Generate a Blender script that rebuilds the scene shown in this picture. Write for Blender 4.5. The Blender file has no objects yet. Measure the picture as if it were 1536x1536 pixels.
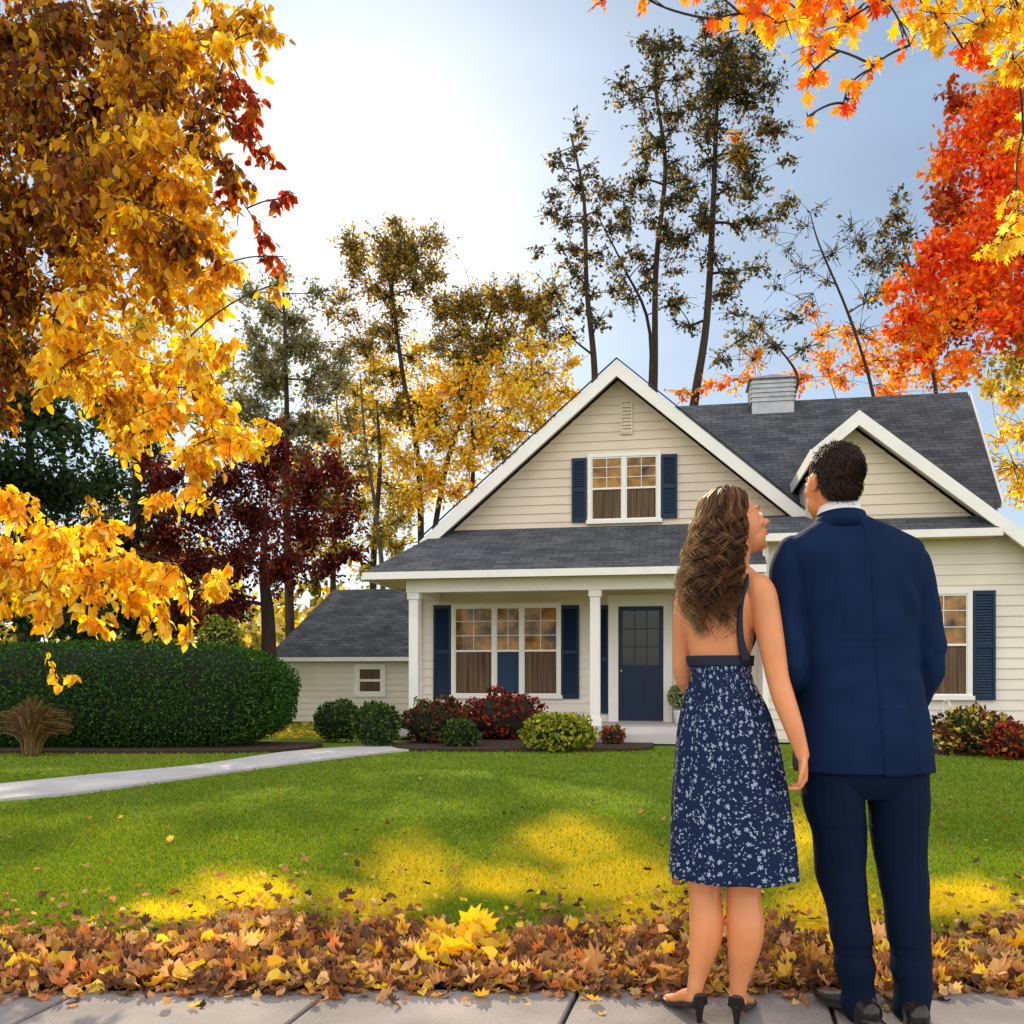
import bpy, math, random
import numpy as np
from mathutils import Vector, Matrix, noise
R=math.radians
rng=np.random.default_rng(7); random.seed(7)
F=1400.; HZ=1017.; H=1.084
COL=bpy.context.scene.collection
def W(px,py,Y): return np.array([(px-768)/F*Y, Y, H+(HZ-py)/F*Y])
def G(px,py,z=0.0):
    Y=H*F/(py-HZ); return np.array([(px-768)/F*Y,Y,z])

# ---------------------------------------------------------------- materials
def nodes(name):
    m=bpy.data.materials.new(name); m.use_nodes=True
    nt=m.node_tree; return m,nt,nt.nodes['Principled BSDF']
def mat(name,col,rough=.6,var=.15,scale=4,bump=0,bscale=60,metal=0,spec=.5,stretch=(1,1,1),sss=0):
    m,nt,b=nodes(name); N=nt.nodes; L=nt.links
    b.inputs['Roughness'].default_value=rough; b.inputs['Metallic'].default_value=metal
    b.inputs['Specular IOR Level'].default_value=spec
    tc=N.new('ShaderNodeTexCoord'); mp=N.new('ShaderNodeMapping'); mp.inputs['Scale'].default_value=stretch
    L.new(tc.outputs['Object'],mp.inputs['Vector'])
    n=N.new('ShaderNodeTexNoise'); n.inputs['Scale'].default_value=scale; n.inputs['Detail'].default_value=5
    L.new(mp.outputs[0],n.inputs['Vector'])
    r=N.new('ShaderNodeValToRGB'); e=r.color_ramp.elements
    e[0].position=.3; e[1].position=.7
    e[0].color=(*[c*(1-var) for c in col],1); e[1].color=(*[min(1,c*(1+var)) for c in col],1)
    L.new(n.outputs['Fac'],r.inputs[0]); L.new(r.outputs[0],b.inputs['Base Color'])
    if sss:
        b.inputs['Subsurface Weight'].default_value=sss; b.inputs['Subsurface Scale'].default_value=.02
        b.inputs['Subsurface Radius'].default_value=(1,.3,.15)
    if bump:
        n2=N.new('ShaderNodeTexNoise'); n2.inputs['Scale'].default_value=bscale; n2.inputs['Detail'].default_value=4
        L.new(mp.outputs[0],n2.inputs['Vector'])
        bp=N.new('ShaderNodeBump'); bp.inputs['Strength'].default_value=bump; bp.inputs['Distance'].default_value=.02
        L.new(n2.outputs['Fac'],bp.inputs['Height']); L.new(bp.outputs[0],b.inputs['Normal'])
    return m
def leaf_mat(name,trans=.45,rough=.6):
    m=bpy.data.materials.new(name); m.use_nodes=True; nt=m.node_tree; N=nt.nodes; L=nt.links
    N.remove(N['Principled BSDF']); out=N['Material Output']
    a=N.new('ShaderNodeAttribute'); a.attribute_name='Col'
    d=N.new('ShaderNodeBsdfDiffuse'); t=N.new('ShaderNodeBsdfTranslucent'); g=N.new('ShaderNodeBsdfGlossy'); g.inputs['Roughness'].default_value=.45
    g.inputs['Color'].default_value=(.5,.5,.5,1)
    gm=N.new('ShaderNodeHueSaturation'); gm.inputs['Value'].default_value=1.5; gm.inputs['Saturation'].default_value=1.1
    L.new(a.outputs['Color'],d.inputs[0]); L.new(a.outputs['Color'],gm.inputs['Color']); L.new(gm.outputs[0],t.inputs[0])
    m1=N.new('ShaderNodeMixShader'); m1.inputs[0].default_value=trans; L.new(d.outputs[0],m1.inputs[1]); L.new(t.outputs[0],m1.inputs[2])
    m2=N.new('ShaderNodeMixShader'); m2.inputs[0].default_value=.03; L.new(m1.outputs[0],m2.inputs[1]); L.new(g.outputs[0],m2.inputs[2])
    L.new(m2.outputs[0],out.inputs[0]); return m
def attr_mat(name,rough=.5,spec=.4):
    m,nt,b=nodes(name); a=nt.nodes.new('ShaderNodeAttribute'); a.attribute_name='Col'
    nt.links.new(a.outputs['Color'],b.inputs['Base Color']); b.inputs['Roughness'].default_value=rough; b.inputs['Specular IOR Level'].default_value=spec
    return m
def shingle(name,side):
    m,nt,b=nodes(name); N=nt.nodes; L=nt.links
    tc=N.new('ShaderNodeTexCoord'); sp=N.new('ShaderNodeSeparateXYZ'); cb=N.new('ShaderNodeCombineXYZ')
    L.new(tc.outputs['Object'],sp.inputs[0])
    L.new(sp.outputs['Y' if side else 'X'],cb.inputs['X']); L.new(sp.outputs['X' if side else 'Y'],cb.inputs['Y'])
    br=N.new('ShaderNodeTexBrick'); br.inputs['Scale'].default_value=1.0; br.inputs['Brick Width'].default_value=.28; br.inputs['Row Height'].default_value=.11
    br.inputs['Mortar Size'].default_value=.006; br.inputs['Color1'].default_value=(.065,.072,.086,1); br.inputs['Color2'].default_value=(.115,.121,.138,1); br.inputs['Mortar'].default_value=(.025,.027,.033,1)
    L.new(cb.outputs[0],br.inputs['Vector'])
    n=N.new('ShaderNodeTexNoise'); n.inputs['Scale'].default_value=2.2; n.inputs['Detail'].default_value=8; L.new(tc.outputs['Object'],n.inputs['Vector'])
    mx=N.new('ShaderNodeMix'); mx.data_type='RGBA'; mx.blend_type='MULTIPLY'; mx.inputs['Factor'].default_value=.7
    r=N.new('ShaderNodeValToRGB'); r.color_ramp.elements[0].position=.35; r.color_ramp.elements[0].color=(.6,.6,.62,1); r.color_ramp.elements[1].position=.65; r.color_ramp.elements[1].color=(1.2,1.2,1.2,1)
    L.new(n.outputs['Fac'],r.inputs[0]); L.new(br.outputs['Color'],mx.inputs['A']); L.new(r.outputs[0],mx.inputs['B']); L.new(mx.outputs['Result'],b.inputs['Base Color'])
    bp=N.new('ShaderNodeBump'); bp.inputs['Strength'].default_value=.5; bp.inputs['Distance'].default_value=.02; bp.invert=True
    L.new(br.outputs['Fac'],bp.inputs['Height']); L.new(bp.outputs[0],b.inputs['Normal']); b.inputs['Roughness'].default_value=.9
    b.inputs['Specular IOR Level'].default_value=.25
    return m
M={}
M['cream']=mat('cream_siding',(.74,.63,.51),.55,.09,1.2,.15,30)
M['white_siding']=mat('white_siding',(.79,.72,.64),.55,.09,1.2,.15,30)
M['trim']=mat('white_trim',(.88,.86,.83),.45,.04,3)
M['ceiling']=mat('golden_lit_porch_ceiling',(.78,.53,.23),.6,.06,2)  # golden light under the porch put into the ceiling colour
M['blue']=mat('blue_shutter_paint',(.004,.022,.060),.4,.15,5,spec=.3)
M['door']=mat('navy_door_paint',(.004,.018,.055),.35,.1,5,spec=.3)
M['glass']=mat('amber_reflection_glass',(.28,.14,.03),.06,.9,4.0,spec=.3)  # golden reflections painted into the glass as mottled amber
M['glass_dark']=mat('door_glass',(.02,.02,.02),.08,.3,6,spec=.4)
M['curtain']=mat('curtain_fabric',(.11,.065,.034),.8,.75,2,stretch=(22,1,.4))
M['curtain_blue']=mat('blue_curtain_fabric',(.010,.035,.085),.8,.4,2,stretch=(22,1,.4))
M['shingle']=shingle('asphalt_shingles_front',False); M['shingle_side']=shingle('asphalt_shingles_side',True)
M['concrete']=mat('concrete',(.29,.26,.25),.85,.38,2.2,.5,120)
M['path']=mat('pale_concrete',(.54,.52,.52),.85,.1,1.5,.3,80)
M['joint']=mat('joint_dirt',(.035,.03,.027),.9)
M['metal']=mat('zinc_metal',(.42,.44,.47),.35,.15,5,metal=.5)
M['brass']=mat('door_brass',(.5,.4,.2),.3,.05,metal=1)
M['bark']=mat('bark',(.045,.028,.018),.9,.4,6,.8,25,stretch=(3,3,.6))
M['bark_pale']=mat('pale_bark',(.10,.08,.06),.9,.4,6,.8,25,stretch=(3,3,.6))
M['leaf']=leaf_mat('leaf_tissue',.6); M['leaf_dense']=leaf_mat('hedge_leaf_tissue',.15)
M['litter']=leaf_mat('dry_leaf_tissue',.3); M['blade']=leaf_mat('grass_blade_tissue',.4)
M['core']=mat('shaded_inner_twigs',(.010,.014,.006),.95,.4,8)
M['mulch']=mat('bark_mulch',(.05,.025,.015),.95,.5,25,1,60)
M['skin']=mat('skin',(.72,.28,.115),.40,.12,7,.06,250,sss=.10)
M['lip']=mat('lip_skin',(.45,.10,.08),.4,.05)
M['eyewhite']=mat('eye_white',(.75,.73,.7),.2,.02); M['iris']=mat('brown_iris',(.04,.02,.01),.1,.1)
M['suit']=mat('navy_wool',(.0035,.015,.054),.8,.2,5,.2,500,spec=.12)
M['trouser']=mat('navy_wool_trouser',(.0025,.009,.029),.8,.2,5,.2,500,spec=.12)
M['shirt']=mat('white_cotton',(.8,.8,.82),.7,.03)
M['shoe']=mat('black_leather',(.012,.010,.010),.25,.2,8)
M['strap']=mat('navy_strap_fabric',(.003,.007,.024),.7,.1)
M['hair']=attr_mat('hair_strands',.5,.22)
M['pot']=mat('white_glazed_pot',(.75,.74,.72),.3,.05)

def dress_mat():
    m,nt,b=nodes('floral_navy_cotton'); N=nt.nodes; L=nt.links
    a=N.new('ShaderNodeAttribute'); a.attribute_name='fuv'
    def math_(op,x,y=None):
        n=N.new('ShaderNodeMath'); n.operation=op
        for i,v in enumerate((x,y)):
            if v is None: continue
            if isinstance(v,(int,float)): n.inputs[i].default_value=v
            else: L.new(v,n.inputs[i])
        return n.outputs[0]
    def layer(scale,r0,r1,petals,keep,off):
        ad=N.new('ShaderNodeVectorMath'); ad.operation='ADD'; L.new(a.outputs['Vector'],ad.inputs[0]); ad.inputs[1].default_value=off
        v=N.new('ShaderNodeTexVoronoi'); v.voronoi_dimensions='2D'; v.inputs['Scale'].default_value=scale; v.inputs['Randomness'].default_value=.9; L.new(ad.outputs[0],v.inputs['Vector'])
        s=N.new('ShaderNodeVectorMath'); s.operation='SUBTRACT'; L.new(ad.outputs[0],s.inputs[0]); L.new(v.outputs['Position'],s.inputs[1])
        x=N.new('ShaderNodeSeparateXYZ'); L.new(s.outputs[0],x.inputs[0])
        c=N.new('ShaderNodeSeparateColor'); L.new(v.outputs['Color'],c.inputs[0])
        rr=math_('SQRT',math_('ADD',math_('MULTIPLY',x.outputs[0],x.outputs[0]),math_('MULTIPLY',x.outputs[1],x.outputs[1])))
        th=math_('ADD',math_('ARCTAN2',x.outputs[1],x.outputs[0]),math_('MULTIPLY',c.outputs[1],6.28))
        pt=math_('ABSOLUTE',math_('COSINE',math_('MULTIPLY',th,petals/2)))
        pt=math_('MULTIPLY',pt,math_('ADD',math_('MULTIPLY',c.outputs[2],.5),.6))
        thr=math_('ADD',math_('MULTIPLY',pt,r1),r0)
        return math_('MULTIPLY',math_('LESS_THAN',rr,thr),math_('GREATER_THAN',c.outputs[0],keep))
    f=math_('MAXIMUM',layer(32,-.0005,.0088,5,.52,(0,0,0)),layer(60,-.0003,.0052,5,.70,(.31,.17,0)))
    f=math_('MAXIMUM',f,layer(95,.0012,.0006,2,.80,(.7,.4,0)))
    f=math_('MAXIMUM',f,layer(40,-.0055,.0125,2,.66,(.2,.9,0)))
    f=math_('MAXIMUM',f,layer(52,-.0045,.0100,2,.74,(.5,.3,0)))
    mx=N.new('ShaderNodeMix'); mx.data_type='RGBA'; mx.inputs['A'].default_value=(.0045,.015,.056,1); mx.inputs['B'].default_value=(.38,.44,.58,1)
    L.new(f,mx.inputs['Factor']); L.new(mx.outputs['Result'],b.inputs['Base Color']); b.inputs['Roughness'].default_value=.75; b.inputs['Specular IOR Level'].default_value=.2
    return m
M['dress']=dress_mat()

# ---------------------------------------------------------------- mesh helpers
class MB:
    def __init__(s): s.V=[];s.T=[];s.Q=[];s.C=[];s.n=0
    def add(s,V,T=None,Q=None,col=None):
        V=np.asarray(V,float)
        if T is not None and len(T): s.T.append(np.asarray(T,int)+s.n)
        if Q is not None and len(Q): s.Q.append(np.asarray(Q,int)+s.n)
        s.V.append(V); s.n+=len(V)
        if col is not None:
            c=np.asarray(col,float)
            if c.ndim==1: c=np.tile(c,(len(V),1))
            s.C.append(c)
    def build(s,name,m,parent=None,smooth=False):
        V=np.concatenate(s.V); me=bpy.data.meshes.new(name)
        T=np.concatenate(s.T) if s.T else np.zeros((0,3),int); Q=np.concatenate(s.Q) if s.Q else np.zeros((0,4),int)
        me.vertices.add(len(V)); me.vertices.foreach_set('co',V.astype(np.float32).ravel())
        loops=np.concatenate([T.ravel(),Q.ravel()]); me.loops.add(len(loops)); me.loops.foreach_set('vertex_index',loops.astype(np.int32))
        st=np.concatenate([np.arange(len(T))*3,len(T)*3+np.arange(len(Q))*4]); me.polygons.add(len(st)); me.polygons.foreach_set('loop_start',st.astype(np.int32))
        me.polygons.foreach_set('use_smooth',np.full(len(st),smooth,dtype=bool))
        me.update(calc_edges=True)
        if s.C:
            C=np.concatenate(s.C); a=me.color_attributes.new('Col','FLOAT_COLOR','POINT')
            a.data.foreach_set('color',np.hstack([C,np.ones((len(C),1))]).astype(np.float32).ravel())
        me.materials.append(m); o=bpy.data.objects.new(name,me); COL.objects.link(o)
        if parent: o.parent=parent
        return o
def tag(o,label,cat=None,group=None,kind=None):
    if label: o['label']=label
    if cat: o['category']=cat
    if group: o['group']=group
    if kind: o['kind']=kind
    return o
def empty(name,loc,label,cat,rz=0,group=None):
    o=bpy.data.objects.new(name,None); COL.objects.link(o); o.location=loc; o.rotation_euler=(0,0,rz); o.empty_display_size=.2
    return tag(o,label,cat,group)
def box(mb,x0,x1,y0,y1,z0,z1,col=None):
    V=[(x,y,z) for x in (x0,x1) for y in (y0,y1) for z in (z0,z1)]
    mb.add(V,Q=[(0,1,3,2),(4,6,7,5),(0,4,5,1),(2,3,7,6),(0,2,6,4),(1,5,7,3)],col=col)
def prism(mb,pts,off):
    p=np.asarray(pts,float); n=len(p); V=np.vstack([p,p+np.asarray(off,float)])
    T=[(0,i,i+1) for i in range(1,n-1)]+[(n,n+i+1,n+i) for i in range(1,n-1)]
    mb.add(V,T=T,Q=[(i,(i+1)%n,n+(i+1)%n,n+i) for i in range(n)])
def ringgrid(k,seg):
    i=np.arange(k-1)[:,None]*seg; j=np.arange(seg)[None,:]; j2=(j+1)%seg
    return np.stack([i+j,i+j2,i+seg+j2,i+seg+j],-1).reshape(-1,4)
def tube(mb,pts,rad,seg=6,col=None):
    p=np.asarray(pts,float); k=len(p); r=np.broadcast_to(np.asarray(rad,float),(k,))
    T=np.gradient(p,axis=0); T/=np.linalg.norm(T,axis=1,keepdims=True)+1e-9
    d=p[-1]-p[0]; ref=np.array([0,0,1.]) if abs(d[2])<.8*np.linalg.norm(d) else np.array([1.,.2,0])
    A=np.cross(T,ref); A/=np.linalg.norm(A,axis=1,keepdims=True)+1e-9; B=np.cross(T,A)
    a=np.linspace(0,2*np.pi,seg,endpoint=False)
    V=(p[:,None]+r[:,None,None]*(np.cos(a)[None,:,None]*A[:,None]+np.sin(a)[None,:,None]*B[:,None])).reshape(-1,3)
    mb.add(V,Q=ringgrid(k,seg),col=col)
def cr(P,sub=6):
    P=np.asarray(P,float); E=np.vstack([2*P[0]-P[1],P,2*P[-1]-P[-2]]); out=[]
    for i in range(1,len(E)-2):
        a,b,c,d=E[i-1],E[i],E[i+1],E[i+2]
        for t in np.arange(sub)/sub:
            out.append(.5*((2*b)+(-a+c)*t+(2*a-5*b+4*c-d)*t*t+(-a+3*b-3*c+d)*t**3))
    out.append(P[-1]); return np.array(out)
def sweep(mb,rows,ref=(1,0,0),seg=20,sub=5,capped=True):
    """rows: x,y,z,ra,rb ; ra along ref"""
    P=cr(rows,sub); p=P[:,:3]; ra=P[:,3]; rb=P[:,4]
    T=np.gradient(p,axis=0); T/=np.linalg.norm(T,axis=1,keepdims=True)
    if capped:
        a=np.array([0.999,.87,.6,.3]); s=np.sqrt(1-a*a)
        m0=min(ra[0],rb[0]); m1=min(ra[-1],rb[-1])
        p=np.vstack([p[0]-T[0]*(a*m0)[:,None],p,p[-1]+T[-1]*(a[::-1]*m1)[:,None]])
        ra=np.concatenate([s*ra[0],ra,s[::-1]*ra[-1]]); rb=np.concatenate([s*rb[0],rb,s[::-1]*rb[-1]])
        T=np.vstack([np.tile(T[0],(4,1)),T,np.tile(T[-1],(4,1))])
    ref=np.asarray(ref,float); A=ref-T*(T@ref)[:,None]; A/=np.linalg.norm(A,axis=1,keepdims=True)+1e-9; B=np.cross(T,A)
    an=np.linspace(0,2*np.pi,seg,endpoint=False)
    V=(p[:,None]+np.cos(an)[None,:,None]*(A*ra[:,None])[:,None]+np.sin(an)[None,:,None]*(B*rb[:,None])[:,None]).reshape(-1,3)
    k=len(p); V=np.vstack([V,p[0],p[-1]]); e=k*seg
    T3=[(e,(j+1)%seg,j) for j in range(seg)]+[(e+1,(k-1)*seg+j,(k-1)*seg+(j+1)%seg) for j in range(seg)]
    mb.add(V,T=T3,Q=ringgrid(k,seg))
def rings(mb,rows,yaw=0,n=48,sub=5,power=2.4,mod=None):
    """rows: cx,cy,z,rx,ry"""
    P=cr(rows,sub); a=np.linspace(0,2*np.pi,n,endpoint=False); ca,sa=np.cos(a),np.sin(a)
    ex=np.sign(ca)*abs(ca)**(2/power); ey=np.sign(sa)*abs(sa)**(2/power); V=[]
    for i,(cx,cy,z,rx,ry) in enumerate(P):
        m=mod(a,z) if mod else 1
        x=ex*rx*m; y=ey*ry*m
        V.append(np.stack([cx+x*math.cos(yaw)-y*math.sin(yaw),cy+x*math.sin(yaw)+y*math.cos(yaw),np.full(n,z)],1))
    V=np.vstack(V+[P[:1,:3],P[-1:,:3]]); k=len(P); e=k*n
    T3=[(e,(j+1)%n,j) for j in range(n)]+[(e+1,(k-1)*n+j,(k-1)*n+(j+1)%n) for j in range(n)]
    mb.add(V,T=T3,Q=ringgrid(k,n))
def sph(c,r,Rm=None,u=20,v=14):
    th=np.linspace(0,np.pi,v)[1:-1]; ph=np.linspace(0,2*np.pi,u,endpoint=False)
    V=np.array([(math.sin(t)*math.cos(f),math.sin(t)*math.sin(f),math.cos(t)) for t in th for f in ph]+[(0,0,1),(0,0,-1)])
    V=V*np.asarray(r,float)
    if Rm is not None: V=V@Rm.T
    V=V+np.asarray(c,float); k=v-2; e=k*u
    T3=[(e,j,(j+1)%u) for j in range(u)]+[(e+1,(k-1)*u+(j+1)%u,(k-1)*u+j) for j in range(u)]
    return V,T3,ringgrid(k,u)
def ell(mb,c,r,Rm=None,u=20,v=14,col=None):
    V,T3,Q=sph(c,r,Rm,u,v); mb.add(V,T=T3,Q=Q,col=col)
def remesh(mb,name,m,parent,voxel,it=4,disp=None,uvfn=None):
    mb.C=[]; o=mb.build('tmp',m)
    r=o.modifiers.new('r','REMESH'); r.mode='VOXEL'; r.voxel_size=voxel; r.use_smooth_shade=True
    s=o.modifiers.new('s','SMOOTH'); s.iterations=it; s.factor=.5
    dg=bpy.context.evaluated_depsgraph_get(); me=bpy.data.meshes.new_from_object(o.evaluated_get(dg)); old=o.data
    bpy.data.objects.remove(o); bpy.data.meshes.remove(old)
    me.name=name; n=len(me.vertices); co=np.zeros(n*3,np.float32); me.vertices.foreach_get('co',co); co=co.reshape(-1,3)
    if disp:
        no=np.zeros(n*3,np.float32); me.vertices.foreach_get('normal',no); no=no.reshape(-1,3)
        d=np.array([disp(c,nn) for c,nn in zip(co.tolist(),no.tolist())])
        me.vertices.foreach_set('co',(co+no*d[:,None]).astype(np.float32).ravel()); me.update()
    if uvfn:
        a=me.attributes.new('fuv','FLOAT_VECTOR','POINT'); a.data.foreach_set('vector',uvfn(co).astype(np.float32).ravel())
    me.polygons.foreach_set('use_smooth',np.ones(len(me.polygons),dtype=bool))
    if not me.materials: me.materials.append(m)
    o=bpy.data.objects.new(name,me); COL.objects.link(o)
    if parent: o.parent=parent
    return o

# ---------------------------------------------------------------- leaves
OV=(np.array([(0,0,0),(-.27,.3,.09),(-.21,.7,.07),(0,1,-.04),(.21,.7,.07),(.27,.3,.09),(0,.5,0)],float),
    np.array([(0,6,1),(1,6,2),(2,6,3),(0,5,6),(5,4,6),(4,3,6)]))
QD=(np.array([(0,0,0),(-.3,.45,.07),(0,1,0),(.3,.45,.07)],float),np.array([(0,3,2),(0,2,1)]))
def maple(curl=0.0,seed=0,soft=0.0):
    r=random.Random(seed); out=[]
    lob=[(-150,.42),(-118,.2),(-80,.62),(-52,.28),(-28,.82),(-12,.42),(0,1.0),(12,.42),(28,.82),(52,.28),(80,.62),(118,.2),(150,.42)]
    for a,l in lob:
        if l<.43: l=l+(.62-l)*soft
        else: l=l-(l-.75)*soft*.5
        l*=r.uniform(.85,1.12); out.append((math.sin(R(a))*l*.62,.33+math.cos(R(a))*l*.62))
    V=[(0,.33,0)]+[(x,y,0) for x,y in out]+[(0,0.02,0)]
    V=np.array(V,float); rr=np.hypot(V[:,0],V[:,1]-.33); V[:,2]=curl*rr**2*1.3+np.array([r.uniform(-.05,.05) for _ in V])*(abs(curl)+.3)
    n=len(V); T=[(0,i,i+1) for i in range(1,n-1)]+[(0,n-1,1)]
    return V,np.array(T)
def leaves(mb,P,size,pal,tmpl,droop=.5,flat=0,jit=.25):
    n=len(P)
    if n==0: return
    d=rng.normal(size=(n,3)); d/=np.linalg.norm(d,axis=1,keepdims=True); d[:,2]-=droop
    if flat: d[:,2]*=(1-flat)
    d/=np.linalg.norm(d,axis=1,keepdims=True)+1e-9
    q=rng.normal(size=(n,3))
    if flat: q=q*(1-flat)+np.array([0,0,1.])*flat*2
    nn=q-d*(q*d).sum(1,keepdims=True); nn/=np.linalg.norm(nn,axis=1,keepdims=True)+1e-9
    s=np.cross(d,nn); tv,tf=tmpl
    sz=(size*rng.uniform(.6,1.3,n))[:,None,None]
    V=P[:,None]+sz*(tv[None,:,0,None]*s[:,None]+tv[None,:,1,None]*d[:,None]+tv[None,:,2,None]*nn[:,None])
    pal=np.asarray(pal,float); c=pal[rng.integers(0,len(pal),n)]*rng.uniform(1-jit,1+jit,(n,1))
    k=len(tv); T=(tf[None]+(np.arange(n)*k)[:,None,None]).reshape(-1,3)
    mb.add(V.reshape(-1,3),T=T,col=np.repeat(np.clip(c,0,.95),k,0))
P_={'gold':[(.84,.54,.035),(.90,.66,.08),(.70,.38,.02),(.92,.72,.16),(.76,.44,.02)],
 'lemon':[(.88,.60,.04),(.92,.70,.09),(.80,.48,.025),(.94,.78,.18),(.66,.32,.02),(.88,.60,.04),(.50,.25,.02)],
 'amber':[(.70,.38,.02),(.50,.24,.015),(.80,.50,.03),(.34,.15,.015),(.85,.60,.06),(.60,.30,.02)],
 'brown':[(.22,.06,.015),(.32,.12,.02),(.44,.21,.02),(.13,.03,.015),(.62,.36,.03),(.18,.11,.02)],  # dark browns put the upper-left crown's shade into the leaf colour
 'red':[(.40,.045,.015),(.48,.09,.02),(.28,.03,.012),(.55,.18,.02)],
 'orange':[(.85,.26,.02),(.88,.40,.03),(.75,.14,.015),(.85,.5,.05)],
 'redorange':[(.78,.10,.012),(.84,.20,.02),(.66,.06,.012),(.85,.33,.03)],
 'maroon':[(.11,.012,.013),(.18,.025,.016),(.06,.007,.008),(.24,.055,.02)],
 'dark':[(.014,.03,.009),(.025,.05,.013),(.04,.07,.015)],
 'pine':[(.045,.06,.022),(.08,.075,.028),(.12,.075,.025),(.03,.036,.014),(.32,.18,.04)],
 'rust':[(.28,.17,.035),(.44,.27,.04),(.16,.13,.03),(.62,.42,.06),(.13,.13,.035)],
 'olive':[(.45,.36,.06),(.62,.46,.07),(.28,.24,.04),(.78,.56,.09)],
 'haze':[(.17,.18,.09),(.23,.22,.11),(.32,.27,.13)],  # leaf colours paled in place of haze on far trees
 'hedge':[(.032,.098,.011),(.052,.14,.014),(.018,.058,.008)],
 'box':[(.045,.09,.014),(.07,.13,.02),(.028,.055,.012)],
 'lime':[(.20,.27,.02),(.34,.36,.03),(.12,.18,.02),(.5,.42,.03)],
 'tan':[(.40,.25,.10),(.28,.17,.07),(.5,.33,.14)]}
def bez(a,b,c,n=7):
    t=np.linspace(0,1,n)[:,None]; return (1-t)**2*a+2*t*(1-t)*b+t*t*c
def tree(name,label,base,trunk,r0,clumps,leafsize,tmpl=QD,droop=.4,bark='bark',group='trees around the house',cov=.9,limbr=.25,sub='tree',twigk=16,arch=.12,ntw=60,twr=.002,spray=0):
    """clumps: (px,py,rpx,Y,palette[,cov]); every clump hangs on the nearest branch already grown"""
    base=np.array(base,float); root=empty(name,base,label,sub,group=group)
    tr=cr(np.array(trunk,float),5); wood=MB(); k=len(tr); trr=np.linspace(r0,r0*.18,k)
    tube(wood,tr-base,trr,9)
    NP=[p for p in tr]; NR=list(trr*.75)
    fol=MB(); items=[]
    for cl in clumps:
        c=W(cl[0],cl[1],cl[3]); items.append((float(np.min(np.linalg.norm(tr-c,axis=1))),c,cl))
    items.sort(key=lambda q:q[0])
    for _,c,cl in items:
        px,py,rp,Y,pal=cl[:5]; cv=cl[5] if len(cl)>5 else cov
        r=rp/F*Y; spx=leafsize*F/Y; n=int(cv*math.pi*rp*rp/(.33*spx*spx))+3
        A=np.array(NP); dd=np.linalg.norm(A-c,axis=1); below=np.maximum(0,A[:,2]-c[2])*.5
        i=int(np.argmin(dd+below)); s=A[i]; L=dd[i]
        mid=(s+c)/2+np.array([rng.normal()*.10*L,rng.normal()*.10*L,arch*L+rng.normal()*.06*L])
        lb=bez(s,mid,c,9); rr=max(.006,min(NR[i]*.72,r0*limbr)); rad=np.linspace(rr,max(.004,rr*.55),9)
        tube(wood,lb-base,rad,6)
        for q,w_ in zip(lb[2:],rad[2:]): NP.append(q); NR.append(w_)
        K=max(5,n//twigk); u=rng.normal(size=(K,3)); u/=np.linalg.norm(u,axis=1,keepdims=True)
        ends=c+r*u*(rng.uniform(0.05,1.3,(K,1))**.6)*np.array([1,.9,.9])
        if spray: ends[:,2]-=spray*r*rng.uniform(0,1,K)
        st=lb[rng.integers(5,9,K)]
        for a,b in zip(st[:ntw],ends[:ntw]):
            tube(wood,bez(a,(a+b)/2+rng.normal(size=3)*.08*r+np.array([0,0,.1*r]),b,5)-base,np.linspace(min(rr*.3,.012)+twr,twr,5),3)
        w=rng.integers(0,K,n); t=rng.uniform(.2,1.03,(n,1)); P=st[w]+(ends[w]-st[w])*t+rng.normal(size=(n,3))*r*.10
        leaves(fol,P-base,leafsize,P_[pal],tmpl,droop)
    wood.build('trunk',M[bark],root,True); fol.build('crown',M['leaf'],root)
    return root

# ---------------------------------------------------------------- ground
def lawn_mat():
    m,nt,b=nodes('lawn_turf'); N=nt.nodes; L=nt.links
    tc=N.new('ShaderNodeTexCoord')
    n=N.new('ShaderNodeTexNoise'); n.inputs['Scale'].default_value=.55; n.inputs['Detail'].default_value=6; L.new(tc.outputs['Object'],n.inputs['Vector'])
    r=N.new('ShaderNodeValToRGB'); e=r.color_ramp.elements; e[0].position=.35; e[0].color=(.10,.175,.014,1); e[1].position=.68; e[1].color=(.19,.27,.025,1)
    L.new(n.outputs['Fac'],r.inputs[0])
    n2=N.new('ShaderNodeTexNoise'); n2.inputs['Scale'].default_value=40; n2.inputs['Detail'].default_value=6; L.new(tc.outputs['Object'],n2.inputs['Vector'])
    mx=N.new('ShaderNodeMix'); mx.data_type='RGBA'; mx.blend_type='MULTIPLY'; mx.inputs['Factor'].default_value=.8
    r2=N.new('ShaderNodeValToRGB'); r2.color_ramp.elements[0].position=.3; r2.color_ramp.elements[0].color=(.55,.55,.5,1); r2.color_ramp.elements[1].position=.7; r2.color_ramp.elements[1].color=(1.4,1.35,1.3,1)
    L.new(n2.outputs['Fac'],r2.inputs[0]); L.new(r.outputs[0],mx.inputs['A']); L.new(r2.outputs[0],mx.inputs['B']); L.new(mx.outputs['Result'],b.inputs['Base Color'])
    bp=N.new('ShaderNodeBump'); bp.inputs['Strength'].default_value=.6; bp.inputs['Distance'].default_value=.03; L.new(n2.outputs['Fac'],bp.inputs['Height']); L.new(bp.outputs[0],b.inputs['Normal'])
    b.inputs['Roughness'].default_value=.95; b.inputs['Specular IOR Level'].default_value=.1
    return m
mb=MB(); mb.add([(-300,-100,-.03),(300,-100,-.03),(300,500,-.03),(-300,500,-.03)],Q=[(0,1,2,3)])
tag(mb.build('lawn',lawn_mat()),None,kind='structure')
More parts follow.
